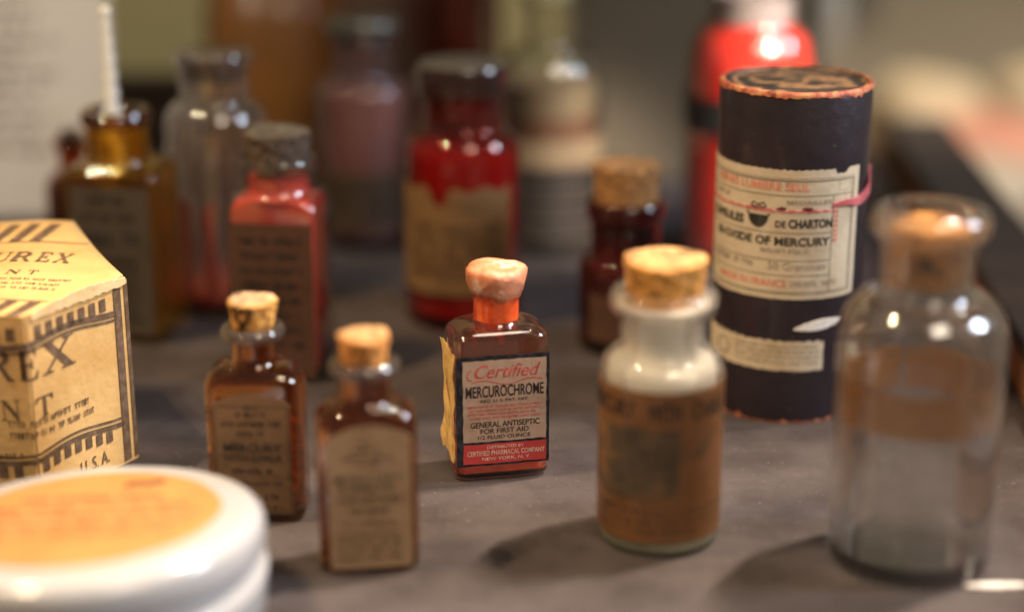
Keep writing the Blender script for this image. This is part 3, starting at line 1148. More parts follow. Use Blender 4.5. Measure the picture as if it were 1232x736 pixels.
# ================================================================== clear bottle with sunken cork
M['oil'] = glass('brown_oil_ring', (0.80, 0.48, 0.20), (0.50, 0.20, 0.05), dirt=0.72, dirtcol=(0.36, 0.15, 0.035), even=1.0)
M['water'] = glass('clear_liquid', (0.90, 0.90, 0.87), (0.60, 0.59, 0.55), dirt=0.03, dirtcol=(0.6, 0.57, 0.52))
o, prof, c, (r, zs, zn, zl, zt) = round_bottle(
    'clear_bottle', 'tall clear glass bottle with cork sunk in its flared neck and a brown liquid ring', (1087, 712), 97,
    (408, 350, 285, 250), 55, 72, M['rclear'], 0.0016, 0.005)
rn = rpx(c, zn, 55) - 0.0016
cork(o, rn - 0.0008, rn - 0.0004, zpx(c, 340), zpx(c, 268), M['cork_old'], seed=9, chip=0.0002)
zo0, zo1 = zpx(c, 496), zpx(c, 446)
v, f = sheet(Cyl(c, r - 0.0019), -r * 2.85, r * 2.85, zo0, lambda u: zo1 + 0.0006 * math.sin(u * 260), 90, 4, -0.0003, 0.0, 3)
mesh('brown_layer', v, f, M['oil'], o)

# ================================================================== dark cardboard drum
M['drum'] = solid('dark_plum_paper', [(0.25, (0.015, 0.009, 0.012)), (0.6, (0.025, 0.016, 0.021)), (0.85, (0.045, 0.030, 0.034))], 45, 0.40, 0.35, 180, coat=0.25, speck=(260, 0.70, (0.24, 0.16, 0.10)))
m, nt, out = newmat('worn_top_paper')
tc_ = N(nt, 'ShaderNodeTexCoord')
wv = N(nt, 'ShaderNodeTexWave', wave_type='RINGS', rings_direction='Z', Scale=24.0, Distortion=16.0, Detail=5.0)
wv.inputs['Detail Scale'].default_value = 1.6
nt.links.new(tc_.outputs['Object'], wv.inputs['Vector'])
cr_ = ramp(nt, wv.outputs['Fac'], [(0.15, (0.045, 0.033, 0.027)), (0.5, (0.11, 0.078, 0.055)), (0.75, (0.17, 0.11, 0.07)), (0.93, (0.46, 0.24, 0.11))])
b_ = N(nt, 'ShaderNodeBsdfPrincipled', Roughness=0.5)
nt.links.new(cr_, b_.inputs['Base Color'])
nt.links.new(b_.outputs[0], out.inputs['Surface'])
M['drumtop'] = m
M['redrim'] = solid('worn_red_rim', [(0.35, (0.10, 0.03, 0.02)), (0.48, (0.50, 0.12, 0.06)), (0.66, (0.70, 0.34, 0.14))], 230, 0.6, 0.4, 600)
M['dlabel'] = paper('drum_label_paper', (0.62, 0.51, 0.36), (0.48, 0.35, 0.21), 40, 0.6)
M['ribbon'] = solid('faded_pink_ribbon', [(0.3, (0.45, 0.07, 0.09)), (0.7, (0.68, 0.20, 0.20))], 160, 0.8)
M['wax'] = solid('dark_red_wax', [(0.3, (0.06, 0.012, 0.01)), (0.7, (0.16, 0.03, 0.02))], 200, 0.35)
M['darkline'] = ink('label_black', (0.03, 0.025, 0.022))
M['palered'] = ink('pale_red_ink', (0.62, 0.20, 0.13))
M['greyprint'] = ink('grey_print', (0.28, 0.23, 0.18))
f0 = at(938, 509)
r = 0.0252
d = Vector((f0.x, f0.y, 0)).normalized()
c = Vector((f0.x, f0.y, 0)) + d * r
zt = zpx(c, 99)
can = thing('cardboard_drum', 'tall dark plum cardboard drum with cream French label and worn red rim', 'drum', c, 0)
v, f = loft([ring(*circ(z, rr), k=16) for z, rr in ((0, r - 0.0006), (0.0006, r), (zt * 0.25, r), (zt * 0.5, r), (zt * 0.75, r), (zt - 0.0012, r), (zt - 0.0004, r - 0.0003))], True, True)
mesh('drum_body', v, f, M['drum'], can)
rows = [circ(zt - 0.0005, r - 0.0002), circ(zt + 0.0004, r - 0.0001), circ(zt + 0.0010, r - 0.0004), circ(zt + 0.0010, r - 0.0014), circ(zt + 0.0003, r - 0.0018), circ(zt + 0.0003, r * 0.7), circ(zt + 0.0004, r * 0.3)]
v, f = loft([ring(*p, k=16) for p in rows])
top = mesh('drum_top', v, f, M['drumtop'], can)
# worn red edge round the lid, uneven
rnd = random.Random(12)
V, F = [], []
n = 110
for i in range(n):
    a = i / n * 6.2832
    lo = zt - 0.0001 - abs(rnd.gauss(0, 0.0006)) * (0.4 + 0.6 * math.sin(a * 2.3) ** 2)
    for rr, z in ((r + 0.00018, lo), (r + 0.0002, zt + 0.0005), (r - 0.0003, zt + 0.0012), (r - 0.0013 - rnd.random() * 0.0009, zt + 0.00125)):
        V.append((rr * math.sin(a), -rr * math.cos(a), z))
for i in range(n):
    for k in range(3):
        a, b = i * 4 + k, ((i + 1) % n) * 4 + k
        F.append((a, b, b + 1, a + 1))
mesh('red_edge', V, F, M['redrim'], top)
V, F = [], []
for i in range(n):
    a = i / n * 6.2832
    hi = 0.0006 + max(0, rnd.gauss(0, 0.0006))
    for z in (0.0003, hi):
        V.append(((r + 0.0002) * math.sin(a), -(r + 0.0002) * math.cos(a), z))
for i in range(n):
    a, b = i * 2, ((i + 1) % n) * 2
    F.append((a, b, b + 1, a + 1))
mesh('foot_edge', V, F, M['redrim'], can)
cyl = Cyl(c, r)
ur, vt = cyl.uv(1033, 210)
vb = cyl.uv(945, 360)[1]
vt = cyl.uv(945, 205)[1]
ul = -r * 1.75


def ltop(u):
    return vt - (0.0016 if ur - 0.0105 < u < ur - 0.0065 else 0.0) + 0.0002 * math.sin(u * 2600)


v, f = sheet(cyl, ul, ur, vb, ltop, 70, 14, 0.00014, 0.00012, 3)
lab = mesh('drum_label', v, f, M['dlabel'], can)
P = Print(cyl, 0.00028)
iu0, iu1 = ul + 0.002, cyl.uv(1024, 250)[0]
iv0, iv1 = vb + 0.0022, vt - 0.0034
P.frame(iu0, iv0, iu1, iv1, 0.00028, 40)
P.frame(iu0 - 0.0007, iv0 - 0.0007, iu1 + 0.0007, iv1 + 0.0007, 0.00012, 40)


def vrow(y):
    return cyl.uv(945, y)[1]


iu2 = cyl.uv(1001, 260)[0]
P.rect(iu0, vrow(236), iu1, vrow(236) + 0.00018, 40)
P.rect(iu0, vrow(281), iu2, vrow(281) + 0.00018, 40)
P.rect(iu0, vrow(314), iu2, vrow(314) + 0.00018, 40)
P.rect(iu0, vrow(332), iu2, vrow(332) + 0.00018, 40)
P.rect(iu2, iv0, iu2 + 0.00018, vrow(236))
um = cyl.uv(912, 262)[0]
# crest: bowl with a crown over it
for k in range(9):
    a0 = 3.1416 + k / 8 * 3.1416
cv = vrow(262)
pts = [(um + 0.0036 * math.cos(3.1416 + i / 14 * 3.1416), cv + 0.0004 + 0.0044 * math.sin(3.1416 + i / 14 * 3.1416)) for i in range(15)]
P.add(pts + [(um, cv + 0.0004)], [(i, i + 1, 15) for i in range(14)])
P.line([(um - 0.0042, cv + 0.0007), (um + 0.0042, cv + 0.0007)], 0.0007)
P.line([(um - 0.0026, cv + 0.0031), (um - 0.0018, cv + 0.0044), (um + 0.0002, cv + 0.0036), (um + 0.0018, cv + 0.0046), (um + 0.0028, cv + 0.0032)], 0.0005)
P.line([(um - 0.0024, cv + 0.0028), (um + 0.0026, cv + 0.0028)], 0.0006)
q = cyl.uv(933, 267)[0], cyl.uv(1001, 262)[0]
P.text('DE', (q[0], vrow(274), q[0] + 0.0034, vrow(266)), 0.02)
P.text('CHARTON', (q[0] + 0.0042, vrow(274.5), q[1], vrow(263.5)), 0.042)
P.text('CAPSULES', (ul + 0.007, vrow(274.5), um - 0.0052, vrow(263.5)), 0.042)
b0 = cyl.uv(922, 290)[0]
P.text('BI-OXIDE OF MERCURY', (ul + 0.011, vrow(296), cyl.uv(998, 288)[0], vrow(285.5)), 0.032)
P.make(M['darkline'], lab)
P = Print(cyl, 0.00028)
P.text('MEDAILLES', (cyl.uv(947, 240)[0], vrow(246), cyl.uv(1001, 240)[0], vrow(241)), 0.01)
P.text('.50 Grammes', (cyl.uv(921, 320)[0], vrow(325), cyl.uv(993, 316)[0], vrow(316)), 0.0)
P.small(ul + 0.006, cyl.uv(910, 320)[0], vrow(323.5), 0.0019, 5)
P.small(cyl.uv(915, 303)[0], cyl.uv(976, 303)[0], vrow(305), 0.0015, 6)
P.small(cyl.uv(950, 340)[0], cyl.uv(1010, 335)[0], vrow(344), 0.0018, 7)
P.small(ul + 0.008, cyl.uv(880, 240)[0], vrow(246), 0.0016, 8)
q = pbox(cyl, 1010, 215, 1022, 228)
P.frame(q[0], q[1], q[2], q[3], 0.00014, 2)
P.make(M['greyprint'], lab, 'print_lines')
P = Print(cyl, 0.00028)
P.text('USINES LUMIERE SEUL', (ul + 0.010, vrow(230), cyl.uv(975, 222)[0], vrow(220)), 0.012)
P.text('MADE IN FRANCE', (ul + 0.014, vrow(346), cyl.uv(946, 341)[0], vrow(337)), 0.012)
for k in range(8):
    P.rect(iu2 + 0.0006, vrow(252) - 0.0016 * k, iu2 + 0.0022, vrow(252) - 0.0016 * k + 0.0010)
P.make(M['palered'], lab, 'red_lettering')
# torn sealing strip across the label, wax drops, pink ribbon end
v, f = sheet(cyl, ul + 0.004, cyl.uv(1003, 250)[0], lambda u: vrow(255.5) + 0.0002 * math.sin(u * 2100), lambda u: vrow(253) + 0.0003 * math.sin(u * 1700 + 1), 70, 2, 0.00034, 0.00012, 5)
mesh('torn_strip', v, f, M['ribbon'], lab)
for px in (940, 972):
    u = cyl.uv(px, 250)[0]
    V, F = [(cyl.map(u, vrow(251) + 0.0002, 0.0007))], []
    for i in range(14):
        a = i / 14 * 6.283
        V.append(cyl.map(u + 0.0019 * math.cos(a) * (1 + 0.2 * math.sin(3 * a)), vrow(252) + 0.0009 * math.sin(a), 0.0001))
    F = [(0, 1 + i, 1 + (i + 1) % 14) for i in range(14)]
    mesh('wax_drop', V, F, M['wax'], lab)
ru0, ru1 = cyl.uv(1002, 247)[0], cyl.uv(1046, 222)[0]
rv0 = cyl.uv(1002, 247)[1]


def rib(u):
    w = max(0, (u - ru0) / (ru1 - ru0))
    return rv0 + 0.0005 * math.sin(w * 9) + 0.0048 * max(0, w - 0.45) ** 1.4 * 2


v, f = sheet(cyl, ru0, r * 1.50, lambda u: rib(u) - 0.0005 - 0.0016 * (u - ru0) / (ru1 - ru0), lambda u: rib(u) + 0.0006 + 0.0022 * (u - ru0) / (ru1 - ru0), 30, 4, 0.0006, 0.00015, 6, lift=lambda w, k: 0.0007 * math.sin(w * 7) ** 2)
mesh('ribbon', v, f, M['ribbon'], can)
# lower tax label
a = cyl.uv(990, 420)
v, f = sheet(cyl, ul, a[0], vrow(446), lambda u: vrow(411) + 0.0003 * math.sin(u * 1900), 50, 6, 0.00014, 0.00022, 14)
l2 = mesh('strip_label', v, f, M['dlabel'], can)
P = Print(cyl, 0.00028)
for k in range(4):
    P.small(cyl.uv(885, 420)[0], a[0] - 0.001, vrow(419 + k * 6.5), 0.0010, 90 + k)
u = cyl.uv(871, 415)[0]
pts = [(u + 0.0028 * math.cos(i / 16 * 6.283), vrow(428) + 0.0028 * math.sin(i / 16 * 6.283)) for i in range(17)]
P.line(pts, 0.0008)
P.make(M['greyprint'], l2, 'print_lines')
# white sliver standing in for a light reflection across the drum
q0, q1 = cyl.uv(955, 396)[0], cyl.uv(1012, 388)[0]
qz = cyl.uv(985, 395)[1]


def lens(u):
    w = min(1, max(0, (u - q0) / (q1 - q0)))
    return 0.0019 * math.sin(w * math.pi) ** 0.8 + 0.0001


V, F = sheet(cyl, q0, q1, lambda u: qz - lens(u) * 0.7 + (u - q0) * 0.12, lambda u: qz + lens(u) + (u - q0) * 0.12, 26, 4, 0.0004, 0.00012, 33)
M['glint'] = paper('white_glint', (0.80, 0.74, 0.66), (0.66, 0.58, 0.48), 150)
sh = mesh('drum_glint', V, F, M['glint'], can)

# ================================================================== hexagonal striped carton
M['carton'] = paper('tan_carton', (0.62, 0.385, 0.15), (0.50, 0.28, 0.085), 34, 0.7)
M['cartonedge'] = paper('carton_edge', (0.70, 0.50, 0.26), (0.55, 0.36, 0.16), 60, 0.8)
M['cink'] = ink('carton_brown_ink', (0.115, 0.070, 0.040))
S = 0.044
V0 = Vector((-0.120, 0.534, 0))
# corners from the front-left one, counter-clockwise (slightly squashed hexagon)
hexp = [(-0.022, -0.042), (0.024, -0.042), (0.046, -0.004), (0.019, 0.046), (-0.020, 0.046), (-0.046, 0.0)]
cc = V0 + Vector((-0.046, 0.004, 0))
HB = zpx(V0, 336)
bx = thing('hexagonal_carton', 'tan hexagonal paper carton with brown striped borders and large serif letters', 'carton', cc, 0)
n = 6
V = [(x, y, 0) for x, y in hexp] + [(x, y, HB) for x, y in hexp]
F = [(5, 4, 3, 2, 1, 0)] + [(i, (i + 1) % 6, 6 + (i + 1) % 6, 6 + i) for i in range(6)]
bm = bmesh.new()
bv = [bm.verts.new(p) for p in V]
for q in F:
    bm.faces.new([bv[i] for i in q])
bmesh.ops.bevel(bm, geom=[e for e in bm.edges if abs(e.verts[0].co.z - e.verts[1].co.z) > 0.01], offset=0.0006, segments=3, affect='EDGES')
me = bpy.data.meshes.new('carton_wall')
bm.to_mesh(me)
bm.free()
shade(me, 50)
link('carton_wall', me, M['carton'], bx)
# lid: slightly smaller board, raised towards the back, sagging in front; turned-in flaps round it
sl = 0.974
V, F = [], []
G = 10


def lidz(x, y):
    return HB + 0.0012 + 0.004 * max(0, y / S) ** 1.5 - 0.0010 * max(0, -y / S) + 0.0004 * math.sin(x * 160)


V.append((0, 0, lidz(0, 0)))
for g in range(1, G + 1):
    for i in range(6):
        a, b = hexp[i], hexp[(i + 1) % 6]
        for k in range(g):
            w = k / g
            x, y = (a[0] + (b[0] - a[0]) * w) * sl * g / G, (a[1] + (b[1] - a[1]) * w) * sl * g / G
            V.append((x, y, lidz(x, y)))


def hid(g, j):
    return 0 if g == 0 else 1 + 3 * g * (g - 1) + j % (6 * g)


for g in range(1, G + 1):
    for i in range(6):
        for k in range(g):
            a, b = hid(g, i * g + k), hid(g, i * g + k + 1)
            ia = hid(g - 1, i * (g - 1) + k)
            F.append((a, b, ia))
            if k < g - 1:
                F.append((b, hid(g - 1, i * (g - 1) + k + 1), ia))
lid = mesh('carton_lid', V, F, M['carton'], bx, 30)
md = lid.modifiers.new('board', 'SOLIDIFY')
md.thickness = 0.0007


class LidTop:
    def map(s, u, v, e):
        return (u, v, lidz(u, v) + e)


lt = LidTop()
sq3 = 0.044


def lwid(y):
    return (0.046 - 0.027 * (y + 0.004) / 0.05 if y > -0.004 else 0.046 - 0.022 * (-0.004 - y) / 0.038) * sl


SER = {
    'R': [[(0, 0), (.34, 0), (.34, .05), (.25, .08), (.25, .46), (.25, .92), (.34, .95), (.34, 1), (0, 1), (0, .95), (.09, .92), (.09, .08), (0, .05)],
          [(.25, .92), (.25, 1), (.45, 1), (.62, .95), (.70, .84), (.71, .74), (.68, .62), (.58, .53), (.42, .48), (.25, .47), (.25, .54), (.40, .56), (.50, .63), (.53, .74), (.51, .84), (.44, .91)],
          [(.36, .49), (.52, .50), (.75, .07), (.82, .05), (.82, 0), (.62, 0)]],
    'E': [[(0, 0), (.25, 0), (.25, 1), (0, 1), (0, .95), (.09, .92), (.09, .08), (0, .05)],
          [(.25, 1), (.66, 1), (.68, .74), (.63, .74), (.58, .88), (.48, .92), (.25, .93)],
          [(.25, .55), (.40, .55), (.45, .66), (.50, .66), (.50, .36), (.45, .36), (.40, .48), (.25, .48)],
          [(.25, 0), (.70, 0), (.74, .29), (.69, .29), (.61, .13), (.50, .08), (.25, .07)]],
    'X': [[(0, 1), (.36, 1), (.36, .95), (.28, .93), (.80, .07), (.88, .05), (.88, 0), (.50, 0), (.50, .05), (.59, .07), (.08, .93), (0, .95)],
          [(.57, 1), (.86, 1), (.86, .95), (.76, .92), (.50, .55), (.44, .60), (.66, .92), (.57, .95)],
          [(0, 0), (.28, 0), (.28, .05), (.17, .08), (.40, .42), (.35, .48), (.09, .08), (0, .05)]],
    'N': [[(0, 0), (.25, 0), (.25, .05), (.16, .08), (.16, .92), (.11, .92), (.11, .08), (0, .05)],
          [(0, 1), (.22, 1), (.72, .25), (.72, 0), (.68, 0), (.09, .93), (0, .95)],
          [(.58, 1), (.84, 1), (.84, .95), (.74, .92), (.74, 0), (.68, 0), (.68, .92), (.58, .95)]],
    'T': [[(.27, 0), (.57, 0), (.57, .05), (.49, .08), (.49, .94), (.35, .94), (.35, .08), (.27, .05)],
          [(.02, 1), (.82, 1), (.84, .72), (.79, .72), (.72, .88), (.60, .93), (.24, .93), (.12, .88), (.05, .72), (0, .72)]],
    'U': [[(0, 1), (.34, 1), (.34, .95), (.25, .92), (.25, .35), (.09, .35), (.09, .92), (0, .95)],
          [(.09, .35), (.25, .35), (.27, .18), (.36, .09), (.48, .08), (.60, .12), (.67, .22), (.68, .35), (.74, .35), (.72, .16), (.62, .04), (.44, -.02), (.25, .02), (.13, .14)],
          [(.58, 1), (.84, 1), (.84, .95), (.74, .92), (.74, .35), (.68, .35), (.68, .92), (.58, .95)]],
}


def serif(P, ch, u, v, w, h, lean=0.0):
    for poly in SER[ch]:
        pts = [(u + (x / 0.85) * w + lean * y * h, v + y * h) for x, y in poly]
        bm = bmesh.new()
        vs_ = [bm.verts.new((x, y, 0)) for x, y in pts]
        fc_ = bm.faces.new(vs_)
        bmesh.ops.triangulate(bm, faces=[fc_])
        # split long edges so that letters can bend round a corner
        bmesh.ops.subdivide_edges(bm, edges=list(bm.edges), cuts=2, use_grid_fill=True)
        bm.verts.index_update()
        P.add([(q.co.x, q.co.y) for q in bm.verts], [tuple(q.index for q in g.verts) for g in bm.faces])
        bm.free()


# print on the lid: stripes along front and rear, words between
P = Print(lt, 0.0003)
y0, y1 = sq3 * 0.60, sq3 * 0.93
k = -0.060
while k < 0.05:
    pts = [(k, y0), (k + 0.0034, y0), (k + 0.0034 + 0.004, y1), (k + 0.004, y1)]
    if pts[1][0] < lwid(y0) - 0.001 and pts[2][0] < lwid(y1) - 0.001 and k > -lwid(y0) + 0.003 and k + 0.004 > -lwid(y1) + 0.002:
        P.add(pts, [(0, 1, 2, 3)])
    k += 0.0068
P.rect(-lwid(y0) + 0.001, y0 - 0.0008, lwid(y0) - 0.001, y0 - 0.0003, 12)
y0, y1 = -sq3 * 0.93, -sq3 * 0.64
k = -0.05
while k < 0.04:
    pts = [(k, y0), (k + 0.0034, y0), (k + 0.0034 + 0.004, y1), (k + 0.004, y1)]
    if pts[1][0] < lwid(y0) - 0.002 and pts[2][0] < lwid(y1) - 0.002 and k > -lwid(y0) + 0.002:
        P.add(pts, [(0, 1, 2, 3)])
    k += 0.0068
P.rect(-lwid(y1) + 0.001, y1 + 0.0006, lwid(y1) - 0.004, y1 + 0.0011, 12)


def lid_uv(px, py):
    p = at(px, py, HB + 0.002)
    return p.x - cc.x, p.y - cc.y


for ch, x0, x1 in (('U', -14, 8), ('R', 11, 36), ('E', 41, 60), ('X', 62, 82)):
    a, b = lid_uv(x0, 314.5), lid_uv(x1, 314.5)
    t = lid_uv(x0, 305.5)
    serif(P, ch, a[0], a[1], b[0] - a[0], t[1] - a[1], 0.05)
for ch, x0, x1 in (('N', 5, 22), ('T', 31, 43)):
    a, b = lid_uv(x0, 328), lid_uv(x1, 328)
    t = lid_uv(x0, 323.5)
    serif(P, ch, a[0], a[1], b[0] - a[0], t[1] - a[1], 0.05)
for k, y in enumerate((334, 339, 344)):
    a, b = lid_uv(-20, y), lid_uv(86 - 9 * k, y)
    P.small(a[0], b[0], a[1], 0.0016, 120 + k)
P.make(M['cink'], lid)
# print on the walls, running round the front corner
per = Perimeter([hexp[0], hexp[1], hexp[2], hexp[3]])
P = Print(per, 0.00025)
UE = per.l[2]                # position of the right corner along the wall
UC = per.l[1]                     # position of the front corner


def wave(u):
    return 0.0011 * math.sin((u - UC) / S * 2 * math.pi * 0.95 - 0.6)


top_v = HB - 0.0028
for i in range(20):
    u = UE - 0.0105 - i * 0.0046
    if u < 0.004 or UC < u < UC + 0.0030:
        continue
    hh = 0.0046 + wave(u) * 0.6
    P.rect(u - 0.0027, top_v - 0.0018 - hh * 0.65, u, top_v - 0.0004)
P.line([(UE - 0.0062 - i * 0.0020, HB - 0.0082 + wave(UE - 0.006 - i * 0.0020)) for i in range(40)], 0.0020)
P.line([(UE - 0.0062 - i * 0.0020, HB - 0.0102 + wave(UE - 0.006 - i * 0.0020)) for i in range(40)], 0.0008)
P.line([(UE - 0.0062 - i * 0.0020, 0.0150 + wave(UE - 0.006 - i * 0.0020)) for i in range(40)], 0.0016)
P.line([(UE - 0.0062 - i * 0.0020, 0.0170 + wave(UE - 0.006 - i * 0.0020)) for i in range(40)], 0.0008)
for i in range(18):
    u = UE - 0.0115 - i * 0.0046
    if u < 0.004 or UC < u < UC + 0.0030:
        continue
    P.rect(u - 0.0027, 0.0104 + wave(u), u, 0.0142 + wave(u))
P.rect(UE - 0.0068, 0.001, UE - 0.0036, HB - 0.001)
P.rect(UE - 0.0020, 0.001, UE - 0.0004, HB - 0.001)


def wall_uv(px, py):
    """pixel -> position along the front-right wall (or the front wall left of the corner)"""
    for i, off in ((1, UC), (0, 0.0)):
        a, b = Vector(hexp[i]) + Vector((cc.x, cc.y)), Vector(hexp[i + 1]) + Vector((cc.x, cc.y))
        nrm = Vector((b.y - a.y, a.x - b.x))
        d = ray(px, py)
        den = d.x * nrm.x + d.y * nrm.y
        t = (a.x * nrm.x + a.y * nrm.y) / den
        p = d * t
        s_ = (Vector((p.x, p.y)) - a).dot(b - a) / (b - a).length
        if s_ >= 0 or i == 0:
            return off + s_, CAMH + p.z


vb_, vt_ = wall_uv(85, 438)[1], wall_uv(85, 400)[1]
for ch, x0, x1 in (('R', -20, 17), ('E', 24, 47), ('X', 50, 89)):
    a, b = wall_uv(x0, 430)[0], wall_uv(x1, 430)[0]
    serif(P, ch, a, vb_, b - a, vt_ - vb_)
vb_, vt_ = wall_uv(55, 499)[1], wall_uv(55, 474)[1]
for ch, x0, x1 in (('N', 1, 25), ('T', 43, 65)):
    a, b = wall_uv(x0, 490)[0], wall_uv(x1, 490)[0]
    serif(P, ch, a, vb_, b - a, vt_ - vb_)
for k, (x0, x1, y) in enumerate(((10, 112, 506), (12, 116, 520), (-10, 30, 545))):
    a, b = wall_uv(x0, y), wall_uv(x1, y)
    v_ = wall_uv(90, y - 14)[1]
    P.small(a[0], b[0], v_, 0.0020, 140 + k)
a, b = wall_uv(97, 560)[0], wall_uv(132, 555)[0]
P.text('U. S. A.', (a, 0.0035, b, 0.0078), 0.006)
P.make(M['cink'], bx)
# pale folded flap edge along the top of the front-right wall
v, f = sheet(per, UC + 0.002, UE - 0.0015, HB - 0.0012, lambda u: HB + 0.0022 * math.sin((u - UC) / S * 3.0) + 0.0004, 24, 3, 0.0007, 0.0003, 17)
mesh('flap', v, f, M['cartonedge'], bx)

# ================================================================== white jar with paper disc
M['milk'] = solid('milk_glass', [(0.3, (0.36, 0.355, 0.36)), (0.7, (0.42, 0.415, 0.42))], 20, 0.2, 0.05, 300, coat=0.3, sub=0.2)
M['disc'] = paper('orange_disc_label', (0.42, 0.185, 0.055), (0.34, 0.14, 0.036), 26, 0.7)
RJ, HJ = 0.0465, 0.027
cj = Vector((-0.1105, 0.4265, 0))
jar = thing('ointment_jar', 'low white milk-glass jar with orange paper disc on its lid', 'jar', cj, 0)
HBJ = HJ - 0.0112
rows = [circ(0, RJ - 0.004), circ(0.0006, RJ - 0.002), circ(0.002, RJ - 0.0012), circ(HBJ - 0.0022, RJ - 0.0004), circ(HBJ - 0.0014, RJ - 0.0010), circ(HBJ - 0.0010, RJ - 0.0034), circ(HBJ + 0.002, RJ - 0.0036), circ(HBJ + 0.0021, RJ - 0.004), circ(HBJ + 0.004, RJ - 0.004)]
v, f = loft([ring(*p, k=18) for p in rows])
mesh('jar_body', v, f, M['milk'], jar)
rows = [circ(HBJ + 0.0008, RJ - 0.0012), circ(HBJ + 0.0004, RJ - 0.0003), circ(HBJ + 0.0010, RJ), circ(HBJ + 0.0060, RJ)]
for i in range(1, 11):
    t = i / 10 * math.pi / 2
    rows.append(circ(HBJ + 0.0060 + 0.0048 * math.sin(t), RJ - 0.0046 * (1 - math.cos(t))))
rows += [circ(HJ - 0.0002, RJ - 0.0070), circ(HJ, RJ - 0.0100), circ(HJ, RJ * 0.3)]
v, f = loft([ring(*p, k=18) for p in rows])
lidm = mesh('jar_lid', v, f, M['milk'], jar)
TX, TY = rad(4.5), rad(-2.5)
lidm.rotation_euler = (-TX, TY, 0)
lidm.location = (0, 0, 0.0006)
RL = 0.0355
rows = [circ(HJ + 0.0000, RL), circ(HJ + 0.00025, RL - 0.0001), circ(HJ + 0.00025, RL * 0.6)]
v, f = loft([ring(*p, k=18) for p in rows])
v = [(x * (1 + 0.006 * math.sin(9 * math.atan2(y, x))), y, z) for x, y, z in v]
disc = mesh('paper_disc', v, f, M['disc'], lidm)
tp = Top(HJ + 0.0003)
P = Print(tp, 0.00015)
P.line([(0.006, 0.0225), (0.008, 0.0250), (0.012, 0.0240), (0.016, 0.0262)], 0.0028)
P.small(-0.020, 0.021, 0.0125, 0.0032, 3)
P.small(-0.028, 0.028, 0.005, 0.0026, 4)
P.small(-0.030, 0.030, -0.001, 0.0022, 5)
P.small(-0.030, 0.029, -0.007, 0.0022, 6)
P.small(-0.027, 0.027, -0.013, 0.0020, 7)
P.make(M['black'], disc, 'print_lines')

# ================================================================== bottles further back
M['redglow'] = solid('bright_red_solution', [(0.3, (0.90, 0.022, 0.010)), (0.7, (0.95, 0.045, 0.018))], 30, 0.25, coat=0.6)
for n_ in M['redglow'].node_tree.nodes:
    if n_.type == 'BSDF_PRINCIPLED':
        n_.inputs['Subsurface Weight'].default_value = 0.75
        n_.inputs['Subsurface Radius'].default_value = (1.0, 0.10, 0.05)
        n_.inputs['Subsurface Scale'].default_value = 0.02
M['reddeep'] = solid('deep_red_solution', [(0.3, (0.30, 0.010, 0.006)), (0.7, (0.42, 0.018, 0.010))], 30, 0.3, coat=0.5)
M['redpink'] = solid('red_pink_powder', [(0.3, (0.52, 0.026, 0.012)), (0.7, (0.64, 0.050, 0.024))], 50, 0.5, coat=0.15)
M['darklabel'] = paper('dark_brown_label', (0.085, 0.038, 0.021), (0.055, 0.024, 0.014), 40)
M['greylabel'] = paper('grey_brown_label', (0.075, 0.055, 0.036), (0.05, 0.036, 0.022), 40)
M['tanlabel'] = paper('tan_label', (0.185, 0.100, 0.038), (0.085, 0.046, 0.02), 50)
M['band'] = solid('black_band', [(0.3, (0.008, 0.008, 0.009)), (0.7, (0.016, 0.015, 0.015))], 40, 0.6)
M['pinkpow'] = solid('mauve_powder', [(0.3, (0.36, 0.18, 0.14)), (0.7, (0.48, 0.25, 0.19))], 40, 0.8)
M['beige'] = solid('beige_powder', [(0.3, (0.165, 0.115, 0.068)), (0.7, (0.25, 0.18, 0.11))], 40, 0.8)
M['rust'] = solid('rust_layer', [(0.3, (0.11, 0.045, 0.02)), (0.7, (0.17, 0.07, 0.035))], 40, 0.8)
M['whitecap'] = solid('milky_glass_cap', [(0.3, (0.34, 0.26, 0.265)), (0.7, (0.44, 0.36, 0.365))], 40, 0.4, coat=0.1)
M['darkcap'] = solid('black_glass_lip', [(0.3, (0.016, 0.008, 0.007)), (0.7, (0.040, 0.014, 0.010))], 40, 0.2, coat=0.7)
M['greytop'] = solid('grey_dusty_top', [(0.3, (0.07, 0.06, 0.045)), (0.7, (0.12, 0.10, 0.075))], 60, 0.7)

# square red-filled bottle
th = rad(-8)
o, prof, c, (hx, hy, zs, zn, zl, zt) = rect_bottle(
    'square_bottle', 'square clear bottle of red powder with dark brown label and grey-black cork', (333, 459), th, 55, 0.8, 0.16,
    (252, 226, 206, 188), 43, 47, M['clear'])
contents(o, prof, 0.0046, zn + (zl - zn) * 0.75, M['redpink'], 0.0019, 'red_powder')
cork(o, rpx(c, zt, 38), rpx(c, zt, 40), zt - 0.003, zpx(c, 156), M['cork_grey'], seed=21)
fa = Face(c, th, hy)
v, f = sheet(fa, -hx * 0.93, hx * 0.90, 0.002, zs - 0.002, 12, 10, 0.0002, 0.0001, 3)
lab = mesh('label', v, f, M['darklabel'], o)
P = Print(fa, 0.0004)
for k in range(8):
    P.small(-hx * 0.7, hx * 0.7, zs * (0.85 - 0.09 * k), 0.0024, 200 + k)
P.make(M['black'], lab, 'print_lines')

